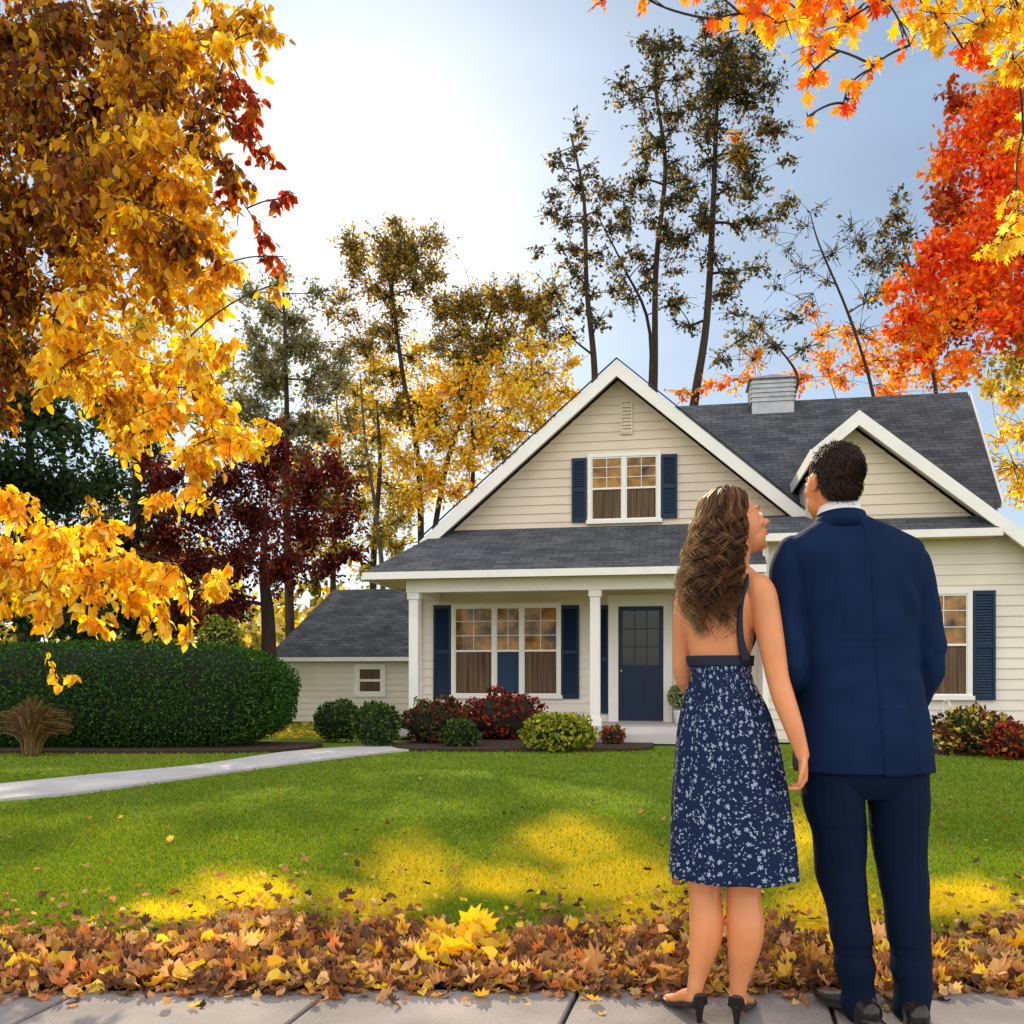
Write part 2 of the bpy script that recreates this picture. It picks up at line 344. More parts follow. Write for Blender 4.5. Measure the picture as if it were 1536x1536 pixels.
mb=MB(); mb.add([(-30,-6,-.02),(30,-6,-.02),(30,3.26,-.02),(-30,3.26,-.02)],Q=[(0,1,2,3)])
tag(mb.build('sidewalk_bedding',M['joint']),None,kind='structure')
mb=MB(); sk=.24
for r_,(ya,yb) in enumerate([(1.72,3.24),(.2,1.71),(-1.3,.19),(-6,-1.31)]):
    for i in range(-16,17):
        x0=i*.86-.62; x1=x0+.844; z=rng.uniform(-.003,.003)
        f=lambda x,y:x+(y-3.24)*sk
        b_=.006
        top=[(f(x0,ya)+b_,ya+b_,z),(f(x1,ya)-b_,ya+b_,z),(f(x1,yb)-b_,yb-b_,z),(f(x0,yb)+b_,yb-b_,z)]
        lo=[(f(x0,ya),ya,z-.006),(f(x1,ya),ya,z-.006),(f(x1,yb),yb,z-.006),(f(x0,yb),yb,z-.006)]
        dn=[(a,b,-.05) for a,b,_ in lo]
        V=top+lo+dn; Q=[(0,1,2,3)]+[(j,(j+1)%4,4+(j+1)%4,4+j) for j in range(4)]+[(4+j,4+(j+1)%4,8+(j+1)%4,8+j) for j in range(4)]
        mb.add(V,Q=Q)
tag(mb.build('sidewalk',M['concrete']),None,kind='structure')
lo=[(-260,1235),(0,1198),(120,1187),(300,1162),(450,1142),(560,1129),(640,1122),(760,1116),(900,1113)]
hi=[(-260,1200),(0,1175),(150,1160),(300,1146),(430,1127),(540,1119),(640,1114),(760,1110),(900,1107)]
A=cr([G(*p)[:2] for p in lo],5); B=cr([G(*p)[:2] for p in hi],5); k=len(A)
mb=MB(); V=[(x,y,.0) for x,y in A]+[(x,y,.0) for x,y in B]+[(x,y,-.05) for x,y in A]
mb.add(V,Q=[(i,i+1,k+i+1,k+i) for i in range(k-1)]+[(2*k+i,2*k+i+1,i+1,i) for i in range(k-1)])
tag(mb.build('path',M['path']),None,kind='structure')
def path_y(px,tab): return np.interp(px,[p[0] for p in tab],[p[1] for p in tab])
def bed(name,x0,x1,y0,y1):
    mb=MB(); pts=[]
    for i in range(40):
        a=i/40*2*math.pi; ca,sa=math.cos(a),math.sin(a)
        pts.append(((x0+x1)/2+(x1-x0)/2*np.sign(ca)*abs(ca)**.6*(1+.03*math.sin(5*a)),(y0+y1)/2+(y1-y0)/2*np.sign(sa)*abs(sa)**.6,.02))
    prism(mb,pts,(0,0,-.06)); tag(mb.build(name,M['mulch']),None,kind='structure')
bed('garden_bed',-1.95,2.3,14.0,16.2); bed('garden_bed',6.0,10.5,13.2,15.0); bed('garden_bed',-9,-3.1,13.7,15.8)

# grass blades
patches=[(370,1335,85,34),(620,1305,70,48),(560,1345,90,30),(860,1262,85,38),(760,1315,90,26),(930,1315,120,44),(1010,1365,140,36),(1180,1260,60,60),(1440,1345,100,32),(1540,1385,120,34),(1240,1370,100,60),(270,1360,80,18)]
def sunpatchv(px,py):
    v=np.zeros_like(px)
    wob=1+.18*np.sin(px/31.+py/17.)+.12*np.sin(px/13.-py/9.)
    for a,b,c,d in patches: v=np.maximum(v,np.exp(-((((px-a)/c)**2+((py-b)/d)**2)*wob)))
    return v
Ng=220000
py=rng.uniform(1119,1500,Ng); py=np.where(py>1400,rng.uniform(1220,1400,Ng),py); px=rng.uniform(-120,1660,Ng)
ok=~((py<path_y(px,lo)+1)&(py>path_y(px,hi)-3)&(px<900)); px,py=px[ok],py[ok]; n=len(px)
Y=H*F/(py-HZ); X=(px-768)/F*Y; pv=sunpatchv(px,py)
h=rng.uniform(.012,.026,n)*(1+.03*Y); w=rng.uniform(.003,.006,n)*(Y/4.5)
a=rng.uniform(0,np.pi,n); lx=rng.normal(size=n)*.016; ly=rng.normal(size=n)*.016
V=np.stack([np.stack([X-w*np.cos(a),Y-w*np.sin(a),np.full(n,-.03)],1),np.stack([X+w*np.cos(a),Y+w*np.sin(a),np.full(n,-.03)],1),np.stack([X+lx,Y+ly,h-.03],1)],1).reshape(-1,3)
gcol=np.array([(.17,.26,.02),(.22,.31,.025),(.13,.21,.014),(.30,.33,.03)])[rng.integers(0,4,n)]*rng.uniform(.88,1.12,(n,1))
mixv=np.clip(pv*1.7-.25,0,1)[:,None]; gcol=gcol*(1-mixv)+np.array([.94,.73,.04])*rng.uniform(.88,1.0,(n,1))*mixv  # pools of sunlight painted into the blade colour as yellow
mb=MB(); mb.add(V,T=np.arange(3*n).reshape(-1,3),col=np.repeat(gcol,3,0)); tag(mb.build('grass',M['blade']),'short green lawn grass with sunlit pools painted yellow','grass',kind='stuff')

# fallen leaves
mb=MB()
def fl(N,pxf,pyf,size,pal,curl,flat=.75,zmax=.0):
    for s in range(5):
        n=N//5; px=pxf(n); py=pyf(n,px); Y=H*F/(py-HZ); P=np.stack([(px-768)/F*Y,Y,rng.uniform(0,1,n)**1.5*zmax+.005],1)
        leaves(mb,P,size*(1.25 if s%2 else .75),pal,maple(curl*(.5+.4*s),s,.65) if s not in (2,4) else (OV[0]*np.array([1.6,1,3.5]),OV[1]),0,flat,.5)
LP=[(.40,.20,.08),(.22,.10,.045),(.52,.30,.13),(.14,.07,.04),(.44,.17,.05),(.66,.44,.18),(.28,.13,.07),(.10,.05,.035),(.50,.26,.11),(.76,.50,.08),(.56,.22,.08)]
UX=lambda n:rng.uniform(-150,1690,n)
edge=lambda px:1402+16*np.sin(px/95.)+9*np.sin(px/37.+1)
band=lambda n,px:edge(px)+rng.uniform(0,1,n)**.85*(1487-edge(px))
fl(9000,UX,band,.060,LP,.9,.45,.04)
fl(460,UX,band,.085,[(.85,.58,.06),(.8,.45,.06),(.70,.40,.16)],.7,.5,.055)
fl(1500,UX,lambda n,px:edge(px)-rng.exponential(22,n),.048,LP+[(.8,.5,.05)],.5,.6,.01)
fl(220,UX,lambda n,px:rng.uniform(1150,1380,n),.045,LP,.5,.6,.01)
fl(340,UX,lambda n,px:1488+rng.exponential(6,n),.05,LP,.5,.6,.005)
fl(100,lambda n:640+rng.uniform(0,90,n),lambda n,px:rng.uniform(1410,1455,n),.11,[(.9,.6,.05),(.88,.5,.04)],.5,.5,.07)
fl(900,lambda n:rng.uniform(330,520,n),lambda n,px:rng.uniform(1085,1108,n),.08,[(.8,.55,.04),(.75,.5,.04)],.3,.7,.02)
tag(mb.build('fallen_leaves',M['litter']),'dry brown and yellow maple leaves lying along the lawn edge','leaves',kind='stuff')

# ---------------------------------------------------------------- house
rz=R(-10); c_,s_=math.cos(R(10)),math.sin(R(10)); OX,OY=1.362,16.3
def hit(px,py,v):
    t=(px-768)/F; Y=(v+OX*s_+OY*c_)/(t*s_+c_); X=t*Y
    return (X-OX)*c_-(Y-OY)*s_, H+(HZ-py)/F*Y
hu=lambda px,v:hit(px,900,v)[0]
def hz(px,py,v): return hit(px,py,v)[1]
house=empty('house',(OX,OY,0),'white and cream suburban house with dark grey roof and navy shutters','house',rz)
def siding(mb,fn,z0,z1,v,step=.17):
    z=z0
    while z<z1-.01:
        zt=min(z+step,z1); (a0,b0),(a1,b1)=fn(z),fn(zt)
        if b0-a0<.03: break
        if b1<a1: a1=b1=(a1+b1)/2
        mb.add([(a0,v-.022,z),(b0,v-.022,z),(b1,v-.003,zt),(a1,v-.003,zt),(a0,v-.001,z),(b0,v-.001,z)],Q=[(0,1,2,3),(4,5,1,0)])
        z+=step
UL=-3.6; UWL=2.95; UWG=3.78; UWR=7.3
mb=MB(); box(mb,UL,UWL+.5,1.7,9,0,3.6); siding(mb,lambda z:(UL,UWL),.25,2.86,1.7); mb.build('wall',M['white_siding'],house)
mb=MB(); box(mb,UWL,UWR,0,9,0,3.45); siding(mb,lambda z:(UWL,UWR),.05,3.45,0)
mb.build('wall',M['white_siding'],house)
GU,GZ=.383,7.01; SL=.862
gf=lambda z:(GU-(GZ-.22-z)/SL,GU+(GZ-.22-z)/SL)
mb=MB(); a,b=gf(3.6); prism(mb,[(a,1.7,3.6),(b,1.7,3.6),(GU,1.7,GZ-.22)],(0,.3,0)); siding(mb,gf,3.6,GZ-.22,1.7)
mb.build('gable_wall',M['cream'],house)
WU,WZ=4.41,5.42; SW=.823
wf=lambda z:(max(UWG,WU-(WZ-.2-z)/SW),min(UWR,WU+(WZ-.2-z)/SW))
mb=MB(); prism(mb,[(UWG,0,3.45),(wf(3.45)[1],0,3.45),(WU,0,WZ-.2),(UWG,0,WZ-.2-(WU-UWG)*SW)],(0,.3,0)); siding(mb,wf,3.45,WZ-.2,0)
box(mb,UWG,UWG+.1,.3,3,3.45,4.65)
mb.build('gable_wall',M['cream'],house)
def rake(mb,ua,za,uf,zf,v,hgt=.24,th=.05):
    prism(mb,[(ua,v,za+.015),(uf,v,zf+.015),(uf,v,zf-hgt),(ua,v,za-hgt)],(0,th,0))
gl,gr=-3.43,3.95
zl=GZ-(GU-gl)*SL; zr=GZ-(gr-GU)*SL
mb=MB(); prism(mb,[(GU,1.3,GZ),(gl,1.3,zl),(gl,8.2,zl),(GU,8.2,GZ)],(0,0,-.11)); prism(mb,[(GU,1.3,GZ),(gr,1.3,zr),(gr,4.5,zr),(GU,5.2,GZ)],(0,0,-.11))
roof=mb.build('roof',M['shingle_side'],house)
mb=MB(); prism(mb,[(GU,1.3,GZ-.12),(gl,1.3,zl-.12),(gl,1.69,zl-.12),(GU,1.69,GZ-.12)],(0,0,-.03)); prism(mb,[(GU,1.3,GZ-.12),(gr,1.3,zr-.12),(gr,1.69,zr-.12),(GU,1.69,GZ-.12)],(0,0,-.03))
mb.build('soffit',M['cream'],house)
mb=MB(); rake(mb,GU,GZ,gl,zl,1.25,.27); rake(mb,GU,GZ,gr,zr,1.25,.27)
mb.build('bargeboard',M['trim'],house)
mb=MB(); rake(mb,GU,GZ+.05,gl-.03,zl+.03,1.22,-.022,.09); rake(mb,GU,GZ+.05,gr+.03,zr+.03,1.22,-.022,.09); mb.build('drip_edge',M['shingle'],house)
wl,wr=UWG-.1,7.5; zwl=WZ-(WU-wl)*SW; zwr=WZ-(wr-WU)*SW
mb=MB(); prism(mb,[(WU,-.35,WZ),(wl,-.35,zwl),(wl,3.3,zwl),(WU,3.3,WZ)],(0,0,-.1)); prism(mb,[(WU,-.35,WZ),(wr,-.35,zwr),(wr,6,zwr),(WU,3.3,WZ)],(0,0,-.1))
mb.build('roof',M['shingle_side'],house)
mb=MB(); rake(mb,WU,WZ,wl,zwl,-.40,.23); rake(mb,WU,WZ,wr,zwr,-.40,.23); box(mb,wl-.03,wl-.003,-.40,2.6,zwl-.2,zwl+.01); mb.build('bargeboard',M['trim'],house)
mb=MB(); prism(mb,[(WU,-.35,WZ-.11),(wr,-.35,zwr-.11),(wr,-.02,zwr-.11),(WU,-.02,WZ-.11)],(0,0,-.03)); prism(mb,[(WU,-.35,WZ-.11),(wl,-.35,zwl-.11),(wl,-.02,zwl-.11),(WU,-.02,WZ-.11)],(0,0,-.03)); mb.build('soffit',M['cream'],house)
mb=MB(); RV,RZ=5.5,7.33
prism(mb,[(0.2,1.78,4.262),(7.23,1.78,4.262),(7.74,RV,RZ),(0.2,RV,RZ)],(0,0,-.12)); prism(mb,[(0.2,RV,RZ),(7.74,RV,RZ),(7.74,9.4,4),(0.2,9.4,4)],(0,0,-.12))
mroof=mb.build('roof',M['shingle'],house)
mb=MB(); prism(mb,[(7.2,1.8,4.1),(7.2,9.3,3.9),(7.6,RV,RZ-.15)],(-.2,0,0)); mb.build('gable_wall',M['white_siding'],house)
mb=MB(); prism(mb,[(7.25,1.78,4.27),(7.77,RV,RZ+.02),(7.77,RV,RZ-.14),(7.25,1.78,4.12)],(.04,0,0)); mb.build('bargeboard',M['trim'],house)
PE=2.96
mb=MB(); prism(mb,[(-3.99,-.42,PE),(UWL,-.42,PE),(UWL,1.68,4.0),(-3.07,1.68,4.0)],(0,0,-.07)); mb.build('porch_roof',M['shingle'],house)
mb=MB(); prism(mb,[(-3.99,-.42,PE+.001),(-3.07,1.68,4.0),(-3.07,9,4.0),(-3.99,9,PE)],(0,0,-.07)); mb.build('porch_roof',M['shingle_side'],house)
mb=MB(); prism(mb,[(UWL-.05,-.45,3.46),(6.52,-.45,3.46),(6.3,-.03,3.72),(UWL-.05,-.03,3.72)],(0,0,-.05)); prism(mb,[(UWL-.05,-.03,3.72),(UWG-.01,-.03,3.72),(UWG-.01,1.66,4.1),(UWL-.05,1.66,4.1)],(0,0,-.05)); mb.build('porch_roof',M['shingle'],house)
mb=MB(); box(mb,-4.0,UWL,-.45,-.41,PE-.13,PE-.005); box(mb,-4.02,-3.98,-.41,9,PE-.13,PE-.005); box(mb,UWL-.06,6.55,-.49,-.45,3.33,3.455)
mb.build('fascia',M['trim'],house)
mb=MB(); box(mb,-3.97,UWL,-.40,1.69,2.86,2.885); box(mb,UWL-.05,6.5,-.44,-.03,3.35,3.38); mb.build('porch_ceiling',M['ceiling'],house)
mb=MB(); box(mb,-3.3,UWL-.01,-.09,.09,2.62,2.855); box(mb,-3.3,-3.12,.09,1.67,2.62,2.855); mb.build('porch_beam',M['trim'],house)
for px in (622,893):
    u=hu(px,0); mb=MB(); box(mb,u-.085,u+.085,-.085,.085,.26,2.615); box(mb,u-.11,u+.11,-.11,.11,.255,.40); box(mb,u-.11,u+.11,-.11,.11,2.5,2.612); mb.build('porch_post',M['trim'],house)
mb=MB(); box(mb,UL,UWL-.01,-.25,1.69,.06,.25); mb.build('porch_floor',M['path'],house)
mb=MB(); box(mb,.15,2.6,-.75,-.26,.0,.14); mb.build('porch_step',M['path'],house)
for q in ((UL,UL+.1,1.64,1.69,.25,2.85),(UWL-.03,UWL+.07,-.05,-.025,.0,3.3),(UWR-.1,UWR+.02,-.05,-.025,0,3.2)):
    mb=MB(); box(mb,*q); mb.build('corner_board',M['trim'],house)
def window(pl,pr,pt,pb,v,panels,rows=3,cols=2,curtain=True,case=.07,blue=()):
    u0,u1=hu(pl,v),hu(pr,v); pm=(pl+pr)/2; z0,z1=hz(pm,pb,v),hz(pm,pt,v); V0=v-.022
    mb=MB()
    box(mb,u0,u1,V0-.05,V0,z1-case,z1); box(mb,u0-.03,u1+.03,V0-.08,V0,z0-.02,z0+case*.7)
    n=len(panels)
    box(mb,u0,u0+case,V0-.048,V0,z0+case*.7,z1-case); box(mb,u1-case,u1,V0-.048,V0,z0+case*.7,z1-case)
    wsum=sum(panels); mul=.07; inner=(u1-u0-2*case-mul*(n-1)); x=u0+case; cells=[]
    for i,p in enumerate(panels):
        w=inner*p/wsum; cells.append((x,x+w))
        if i<n-1: box(mb,x+w,x+w+mul,V0-.046,V0,z0+case*.7,z1-case)
        x+=w+mul
    za,zb=z0+case*.7,z1-case; zm=(za+zb)/2
    win=mb.build('window',M['trim'],house)
    for ci,(a,b) in enumerate(cells):
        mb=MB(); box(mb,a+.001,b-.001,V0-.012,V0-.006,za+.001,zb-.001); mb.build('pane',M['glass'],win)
        mb=MB(); sb=.022; vs=V0-.034
        box(mb,a+.002,a+sb,vs,V0-.014,za+.002,zb-.002); box(mb,b-sb,b-.002,vs,V0-.014,za+.002,zb-.002); box(mb,a+sb,b-sb,vs,V0-.014,za+.002,za+sb*1.4); box(mb,a+sb,b-sb,vs,V0-.014,zb-sb*1.4,zb-.002); box(mb,a+sb,b-sb,vs-.004,V0-.014,zm-.018,zm+.018)
        for r in range(1,rows): z=zm+.02+(zb-zm-.02)*r/rows; box(mb,a+sb,b-sb,vs+.009,V0-.014,z-.006,z+.006)
        for q in range(1,cols): u=a+(b-a)*q/cols; box(mb,u-.006,u+.006,vs+.007,V0-.014,zm+.02,zb-sb)
        mb.build('sash',M['trim'],win)
        if curtain:
            mb=MB(); k=24; xs=np.linspace(a+sb,b-sb,k)
            V=[(xx,V0-.0128-.001*(i%2),za+.03) for i,xx in enumerate(xs)]+[(xx,V0-.0128-.001*(i%2),zm-.02) for i,xx in enumerate(xs)]
            mb.add(V,Q=[(i,i+1,k+i+1,k+i) for i in range(k-1)]); mb.build('curtain',M['curtain_blue' if ci in blue else 'curtain'],win)
    return z0,z1
def shutter(pl,pr,pt,pb,v):
    u0,u1=hu(pl,v),hu(pr,v); pm=(pl+pr)/2; z0,z1=hz(pm,pb,v),hz(pm,pt,v); V0=v-.023; mb=MB(); s=.045
    box(mb,u0,u0+s,V0-.035,V0,z0,z1); box(mb,u1-s,u1,V0-.035,V0,z0,z1)
    zm=(z0+z1)/2
    for z in (z0,zm-.04,z1-.07): box(mb,u0+s,u1-s,V0-.034,V0,z,z+.07)
    for a,b in ((z0+.07,zm-.04),(zm+.03,z1-.07)):
        k=int((b-a)/.045)
        for i in range(k):
            z=a+(b-a)*i/k; mb.add([(u0+s,V0-.028,z),(u1-s,V0-.028,z),(u1-s,V0-.006,z+.05),(u0+s,V0-.006,z+.05)],Q=[(0,1,2,3)])
    box(mb,u0+s,u1-s,V0-.004,V0,z0+.01,z1-.01)
    mb.build('shutter',M['blue'],house)
window(678,842,905,1046,1.7,(1.6,1,1.4),blue=(1,)); shutter(651,677,908,1048,1.7); shutter(842,869,908,1048,1.7)
window(882,991,680,784,1.7,(1,1)); shutter(858,880,688,784,1.7); shutter(992,1016,682,778,1.7)
window(1372,1457,885,1048,0,(1,)); shutter(1458,1492,886,1050,0); shutter(1338,1370,886,1050,0)
shutter(899,913,908,1070,1.7)
v=1.7; V0=v-.022
u0,u1=hu(913,v),hu(1008,v); d0,d1=hu(928,v),hu(995,v); zt=hz(960,910,v)
mb=MB(); box(mb,u0,d0-.004,V0-.06,V0,.25,zt+.06); box(mb,d1+.004,u1,V0-.06,V0,.25,zt+.06); box(mb,u0-.02,u1+.02,V0-.065,V0,zt+.06,zt+.22); box(mb,d0-.004,d1+.004,V0-.055,V0,zt+.004,zt+.06); mb.build('door_frame',M['trim'],house)
mb=MB(); zb=.27; zw=zb+(zt-zb)*.48
box(mb,d0,d1,V0-.02,V0-.003,zb,zt); s=.08
box(mb,d0,d0+s,V0-.035,V0-.02,zb,zt); box(mb,d1-s,d1,V0-.035,V0-.02,zb,zt)
for z in (zb,zw-.1,zt-.08): box(mb,d0+s,d1-s,V0-.034,V0-.02,z,z+.12 if z<zt-.11 else zt)
um=(d0+d1)/2; box(mb,um-.04,um+.04,V0-.034,V0-.02,zb+.12,zw-.1)
door=mb.build('door',M['door'],house)
mb=MB(); box(mb,d0+s,d1-s,V0-.026,V0-.021,zw+.02,zt-.08); mb.build('door_window',M['glass_dark'],door)
mb=MB()
for q in (1,2): u=d0+s+(d1-d0-2*s)*q/3; box(mb,u-.009,u+.009,V0-.033,V0-.027,zw+.02,zt-.08)
for q in (1,2): z=zw+.02+(zt-.1-zw)*q/3; box(mb,d0+s,d1-s,V0-.035,V0-.0275,z-.009,z+.009)
mb.build('muntin',M['door'],door)
mb=MB(); ell(mb,(d0+.06,V0-.075,zb+.95),(.03,.03,.03)); ell(mb,(d0+.06,V0-.045,zb+.95),(.02,.03,.02)); mb.build('door_handle',M['brass'],door,True)
a,b=hu(931,v),hu(949,v); z0,z1=hz(940,652,v),hz(940,602,v); mb=MB()
box(mb,a,b,V0-.03,V0,z0,z0+.03); box(mb,a,b,V0-.03,V0,z1-.03,z1); box(mb,a,a+.03,V0-.03,V0,z0+.03,z1-.03); box(mb,b-.03,b,V0-.03,V0,z0+.03,z1-.03)
for i in range(8):
    z=z0+.04+i*(z1-z0-.1)/8; mb.add([(a+.03,V0-.028,z),(b-.03,V0-.028,z),(b-.03,V0-.004,z+.06),(a+.03,V0-.004,z+.06)],Q=[(0,1,2,3)])
mb.build('gable_vent',M['cream'],house)
a,b=hu(1126,5.4),hu(1188,5.4); z0,z1=RZ-.4,hz(1160,568,5.4); mb=MB()
box(mb,a,b,5.0,5.9,z0,z1-.12)
for i in range(5): box(mb,a-.03,b+.03,4.97,5.93,z1-.62+i*.1,z1-.575+i*.1)
um=(a+b)/2; mb.add([(a-.08,4.92,z1-.12),(b+.08,4.92,z1-.12),(b+.08,5.98,z1-.12),(a-.08,5.98,z1-.12),(um,5.45,z1+.12)],T=[(0,1,4),(1,2,4),(2,3,4),(3,0,4)],Q=[(3,2,1,0)])
mb.build('chimney',M['metal'],mroof)
ob=empty('garage',(OX,OY,0),'low white side building with grey hipped roof, left of the porch','garage',rz)
v=5.5; a,b=hu(414,v),UL-.02; ze=hz(520,986,v)
mb=MB(); box(mb,a,b,v,9.5,0,ze); siding(mb,lambda z:(a,b),.02,ze,v,.15); mb.build('wall',M['white_siding'],ob)
rl=hu(500,8); zr_=hz(540,884,8); ea=a-.12
mb=MB(); prism(mb,[(ea,v-.3,ze),(b,v-.3,ze),(b,8,zr_),(rl,8,zr_)],(0,0,-.07)); mb.build('roof',M['shingle'],ob)
mb=MB(); prism(mb,[(ea,v-.3,ze+.001),(rl,8,zr_),(ea,10,ze)],(0,0,-.07)); prism(mb,[(ea,10,ze),(rl,8,zr_),(b,8,zr_),(b,10,ze)],(0,0,-.07)); mb.build('roof',M['shingle_side'],ob)
mb=MB(); box(mb,ea-.02,b,v-.34,v-.3,ze-.10,ze-.004); mb.build('fascia',M['trim'],ob)
u0,u1=hu(533,v),hu(579,v); z0,z1=hz(556,1045,v),hz(556,996,v); mb=MB(); V0=v-.022; q=.13
box(mb,u0,u1,V0-.04,V0,z0,z0+q); box(mb,u0,u1,V0-.04,V0,z1-q,z1); box(mb,u0,u0+q,V0-.04,V0,z0+q,z1-q); box(mb,u1-q,u1,V0-.04,V0,z0+q,z1-q); box(mb,u0+q,u1-q,V0-.03,V0-.012,(z0+z1)/2-.03,(z0+z1)/2+.03)
w_=mb.build('window',M['trim'],ob); mb=MB(); box(mb,u0+q,u1-q,V0-.01,V0-.003,z0+q,z1-q); mb.build('pane',M['curtain'],w_)

# ---------------------------------------------------------------- shrubs
def shrub(name,label,c,rx,ry,h,pal,n,size,power=2.0,mat_='leaf_dense',group=None,rough=.12,cat='shrub'):
    root=empty(name,c,label,cat,group=group)
    u=rng.normal(size=(n,3)); u/=np.linalg.norm(u,axis=1,keepdims=True)
    k=(abs(u[:,0])**power+abs(u[:,1])**power+abs(u[:,2])**power)**(1/power); p=u/k[:,None]; hh=h/2
    nz=np.array([noise.noise(Vector((q[0]*2.3*max(1,rx/hh/1.5),q[1]*2.3,q[2]*2.3))+Vector(c)) for q in p.tolist()])
    P=p*(1+rough*nz+rng.uniform(-.06,.03,n))[:,None]*np.array([rx,ry,hh])+np.array([0,0,hh*.97])
    P=P[P[:,2]>0.01]
    mb=MB(); leaves(mb,P,size,P_[pal] if isinstance(pal,str) else pal,QD,-.2,jit=.35); mb.build('foliage',M[mat_],root)
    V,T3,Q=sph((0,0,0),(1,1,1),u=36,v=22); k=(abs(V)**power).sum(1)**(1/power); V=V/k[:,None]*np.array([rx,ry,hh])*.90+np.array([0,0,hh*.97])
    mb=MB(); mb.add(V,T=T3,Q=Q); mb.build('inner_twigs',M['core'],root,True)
    return root
x1=(426-768)/F*14.6; hx0=-9.2
shrub('hedge','long clipped dark green hedge with rounded end beside the path',((hx0+x1)/2,15.0,0),(x1-hx0)/2,1.0,1.66,'hedge',60000,.045,3.4,rough=.03,cat='hedge')
def sh(px,py,r,top,pal,label,n=1800,size=.07,rough=.15,grp='shrubs planted in front of the house'):
    g=G(px,py); rr=r/F*g[1]; h=(py-top)/F*g[1]; g[1]+=rr*.7
    return shrub('shrub',label,g,rr,rr*.8,h,pal,n,size,2.2,group=grp,rough=rough)
sh(505,1112,37,1053,'box','dark green rounded boxwood nearest the clipped hedge')
sh(561,1120,34,1056,'box','dark green rounded boxwood beside the left porch post')
sh(652,1117,46,1052,P_['maroon']+P_['box'],'red and green bushy shrub below the left end of the wide window',2600,.08,.5)
sh(756,1112,56,1041,P_['maroon']+P_['red'][:1],'tall dark red shrub below the middle of the wide window',3000,.08,.5)
sh(690,1122,26,1082,'box','small green shrub in front of the dark red shrub',900)
sh(838,1127,50,1075,'lime','bright yellow green bush left of the white porch post',2600,.08,.45)
sh(920,1118,18,1090,P_['red']+P_['box'],'tiny red and green plant right of the porch post',500,.06,.3)
sh(1478,1132,52,1070,P_['maroon']+P_['olive']+P_['box'],'reddish leggy shrub under the right hand window',2200,.09,.6)
sh(1535,1138,34,1090,P_['maroon']+P_['red'],'low red shrub at the right edge of the bed',1000,.08,.4)
sh(322,1100,40,922,'lime','round green bush standing behind the clipped hedge',3000,.08,.2)
p=Vector((OX,OY,0))+Matrix.Rotation(rz,3,'Z')@Vector((hu(1022,1.2),1.2,.25))
pt=empty('potted_plant',p,'round clipped plant in a white pot beside the front door','potted plant')
mb=MB(); V=[(0,0,0,.11,.11),(0,0,.1,.13,.13),(0,0,.24,.16,.16)]; rings(mb,V,n=24,power=2); mb.build('pot',M['pot'],pt,True)
mb=MB(); u=rng.normal(size=(1500,3)); u/=np.linalg.norm(u,axis=1,keepdims=True); leaves(mb,u*.23+np.array([0,0,.5]),.05,[(.25,.32,.12),(.35,.4,.2)],QD); mb.build('foliage',M['leaf_dense'],pt)
mb=MB(); ell(mb,(0,0,.5),(.21,.21,.21)); tube(mb,[(0,0,.2),(0,0,.4)],.02); mb.build('stem',M['core'],pt,True)
og=empty('ornamental_grass',G(48,1131),'clump of tan ornamental grass in front of the hedge at the left','plant'); mb=MB()
for i in range(700):
    a=rng.uniform(0,6.28); r=rng.uniform(.05,.62); hh=rng.uniform(.35,.80); q=np.array([math.cos(a)*r*.2,math.sin(a)*r*.15,0]); e=np.array([math.cos(a)*r,math.sin(a)*r*.45,hh*(1.1-.6*r)])
    tube(mb,bez(q,np.array([q[0]*1.5,q[1]*1.5,hh]),e,5),np.linspace(.009,.003,5),3,col=np.array(P_['tan'][i%3])*rng.uniform(.35,1))
mb.build('blades',M['leaf'],og)
gh=G(1417,1122); mb=MB(); tube(mb,[(0,0,0),(0,0,.45),(-.03,0,.62),(0,0,.74),(.07,0,.72),(.09,0,.62)],.010,6); ell(mb,(.09,0,.58),(.03,.03,.045))
o=mb.build('garden_hook',M['trim'],None,True); o.location=gh; tag(o,'thin white curved garden stake beside the shrub under the right window','garden stake')

# ---------------------------------------------------------------- trees
def gp(px,Y): return ((px-768)/F*Y,Y,-.03)
yt=[]
def add(lst,Y0,dY,pal,cov=1.0):
    for x,y,r in lst: yt.append((x,y,r,Y0+rng.uniform(-dY,dY),pal,cov))
add([(20,40,110),(110,30,90),(60,170,110),(30,300,110),(110,330,90),(40,430,80),(20,540,60),(150,130,80),(-60,150,120),(-60,380,120),(-80,560,100),(190,20,70),(0,620,40),(120,200,70),(200,60,60),(270,120,60),(230,330,60),(170,300,70)],7.3,.5,'brown',2.6)
add([(200,100,90),(290,60,80),(350,30,60),(250,200,90),(170,250,90),(220,330,90),(290,290,70),(150,400,80),(250,420,80),(300,370,60),(380,20,40),(400,50,34),(120,480,60)],6.6,.6,'amber',1.7)
add([(330,60,40),(240,180,40),(190,300,50),(300,330,46),(270,400,50),(130,440,50),(260,270,40),(80,480,50),(290,240,40)],6.1,.4,'lemon',1.4)
add([(240,140,90),(300,180,70),(170,200,80),(330,110,60),(230,280,80),(120,250,80),(330,240,50),(280,340,60),(60,90,90),(90,260,80)],6.4,.7,'brown',1.3)
add([(370,190,38),(400,240,26),(390,150,30),(425,300,24),(395,350,26),(440,290,14),(425,385,24),(350,280,40),(360,120,36)],6.8,.4,'red',1.4)
add([(320,440,50),(110,510,60),(190,520,70),(280,510,65),(340,520,45),(80,580,35),(160,600,55),(240,610,60),(320,600,55),(200,660,45),(290,670,55),(360,650,50),(400,640,24),(330,400,50),(420,425,18),(250,735,28),(300,725,36),(230,745,16),(60,545,40)],6.3,.6,'lemon',2.1)
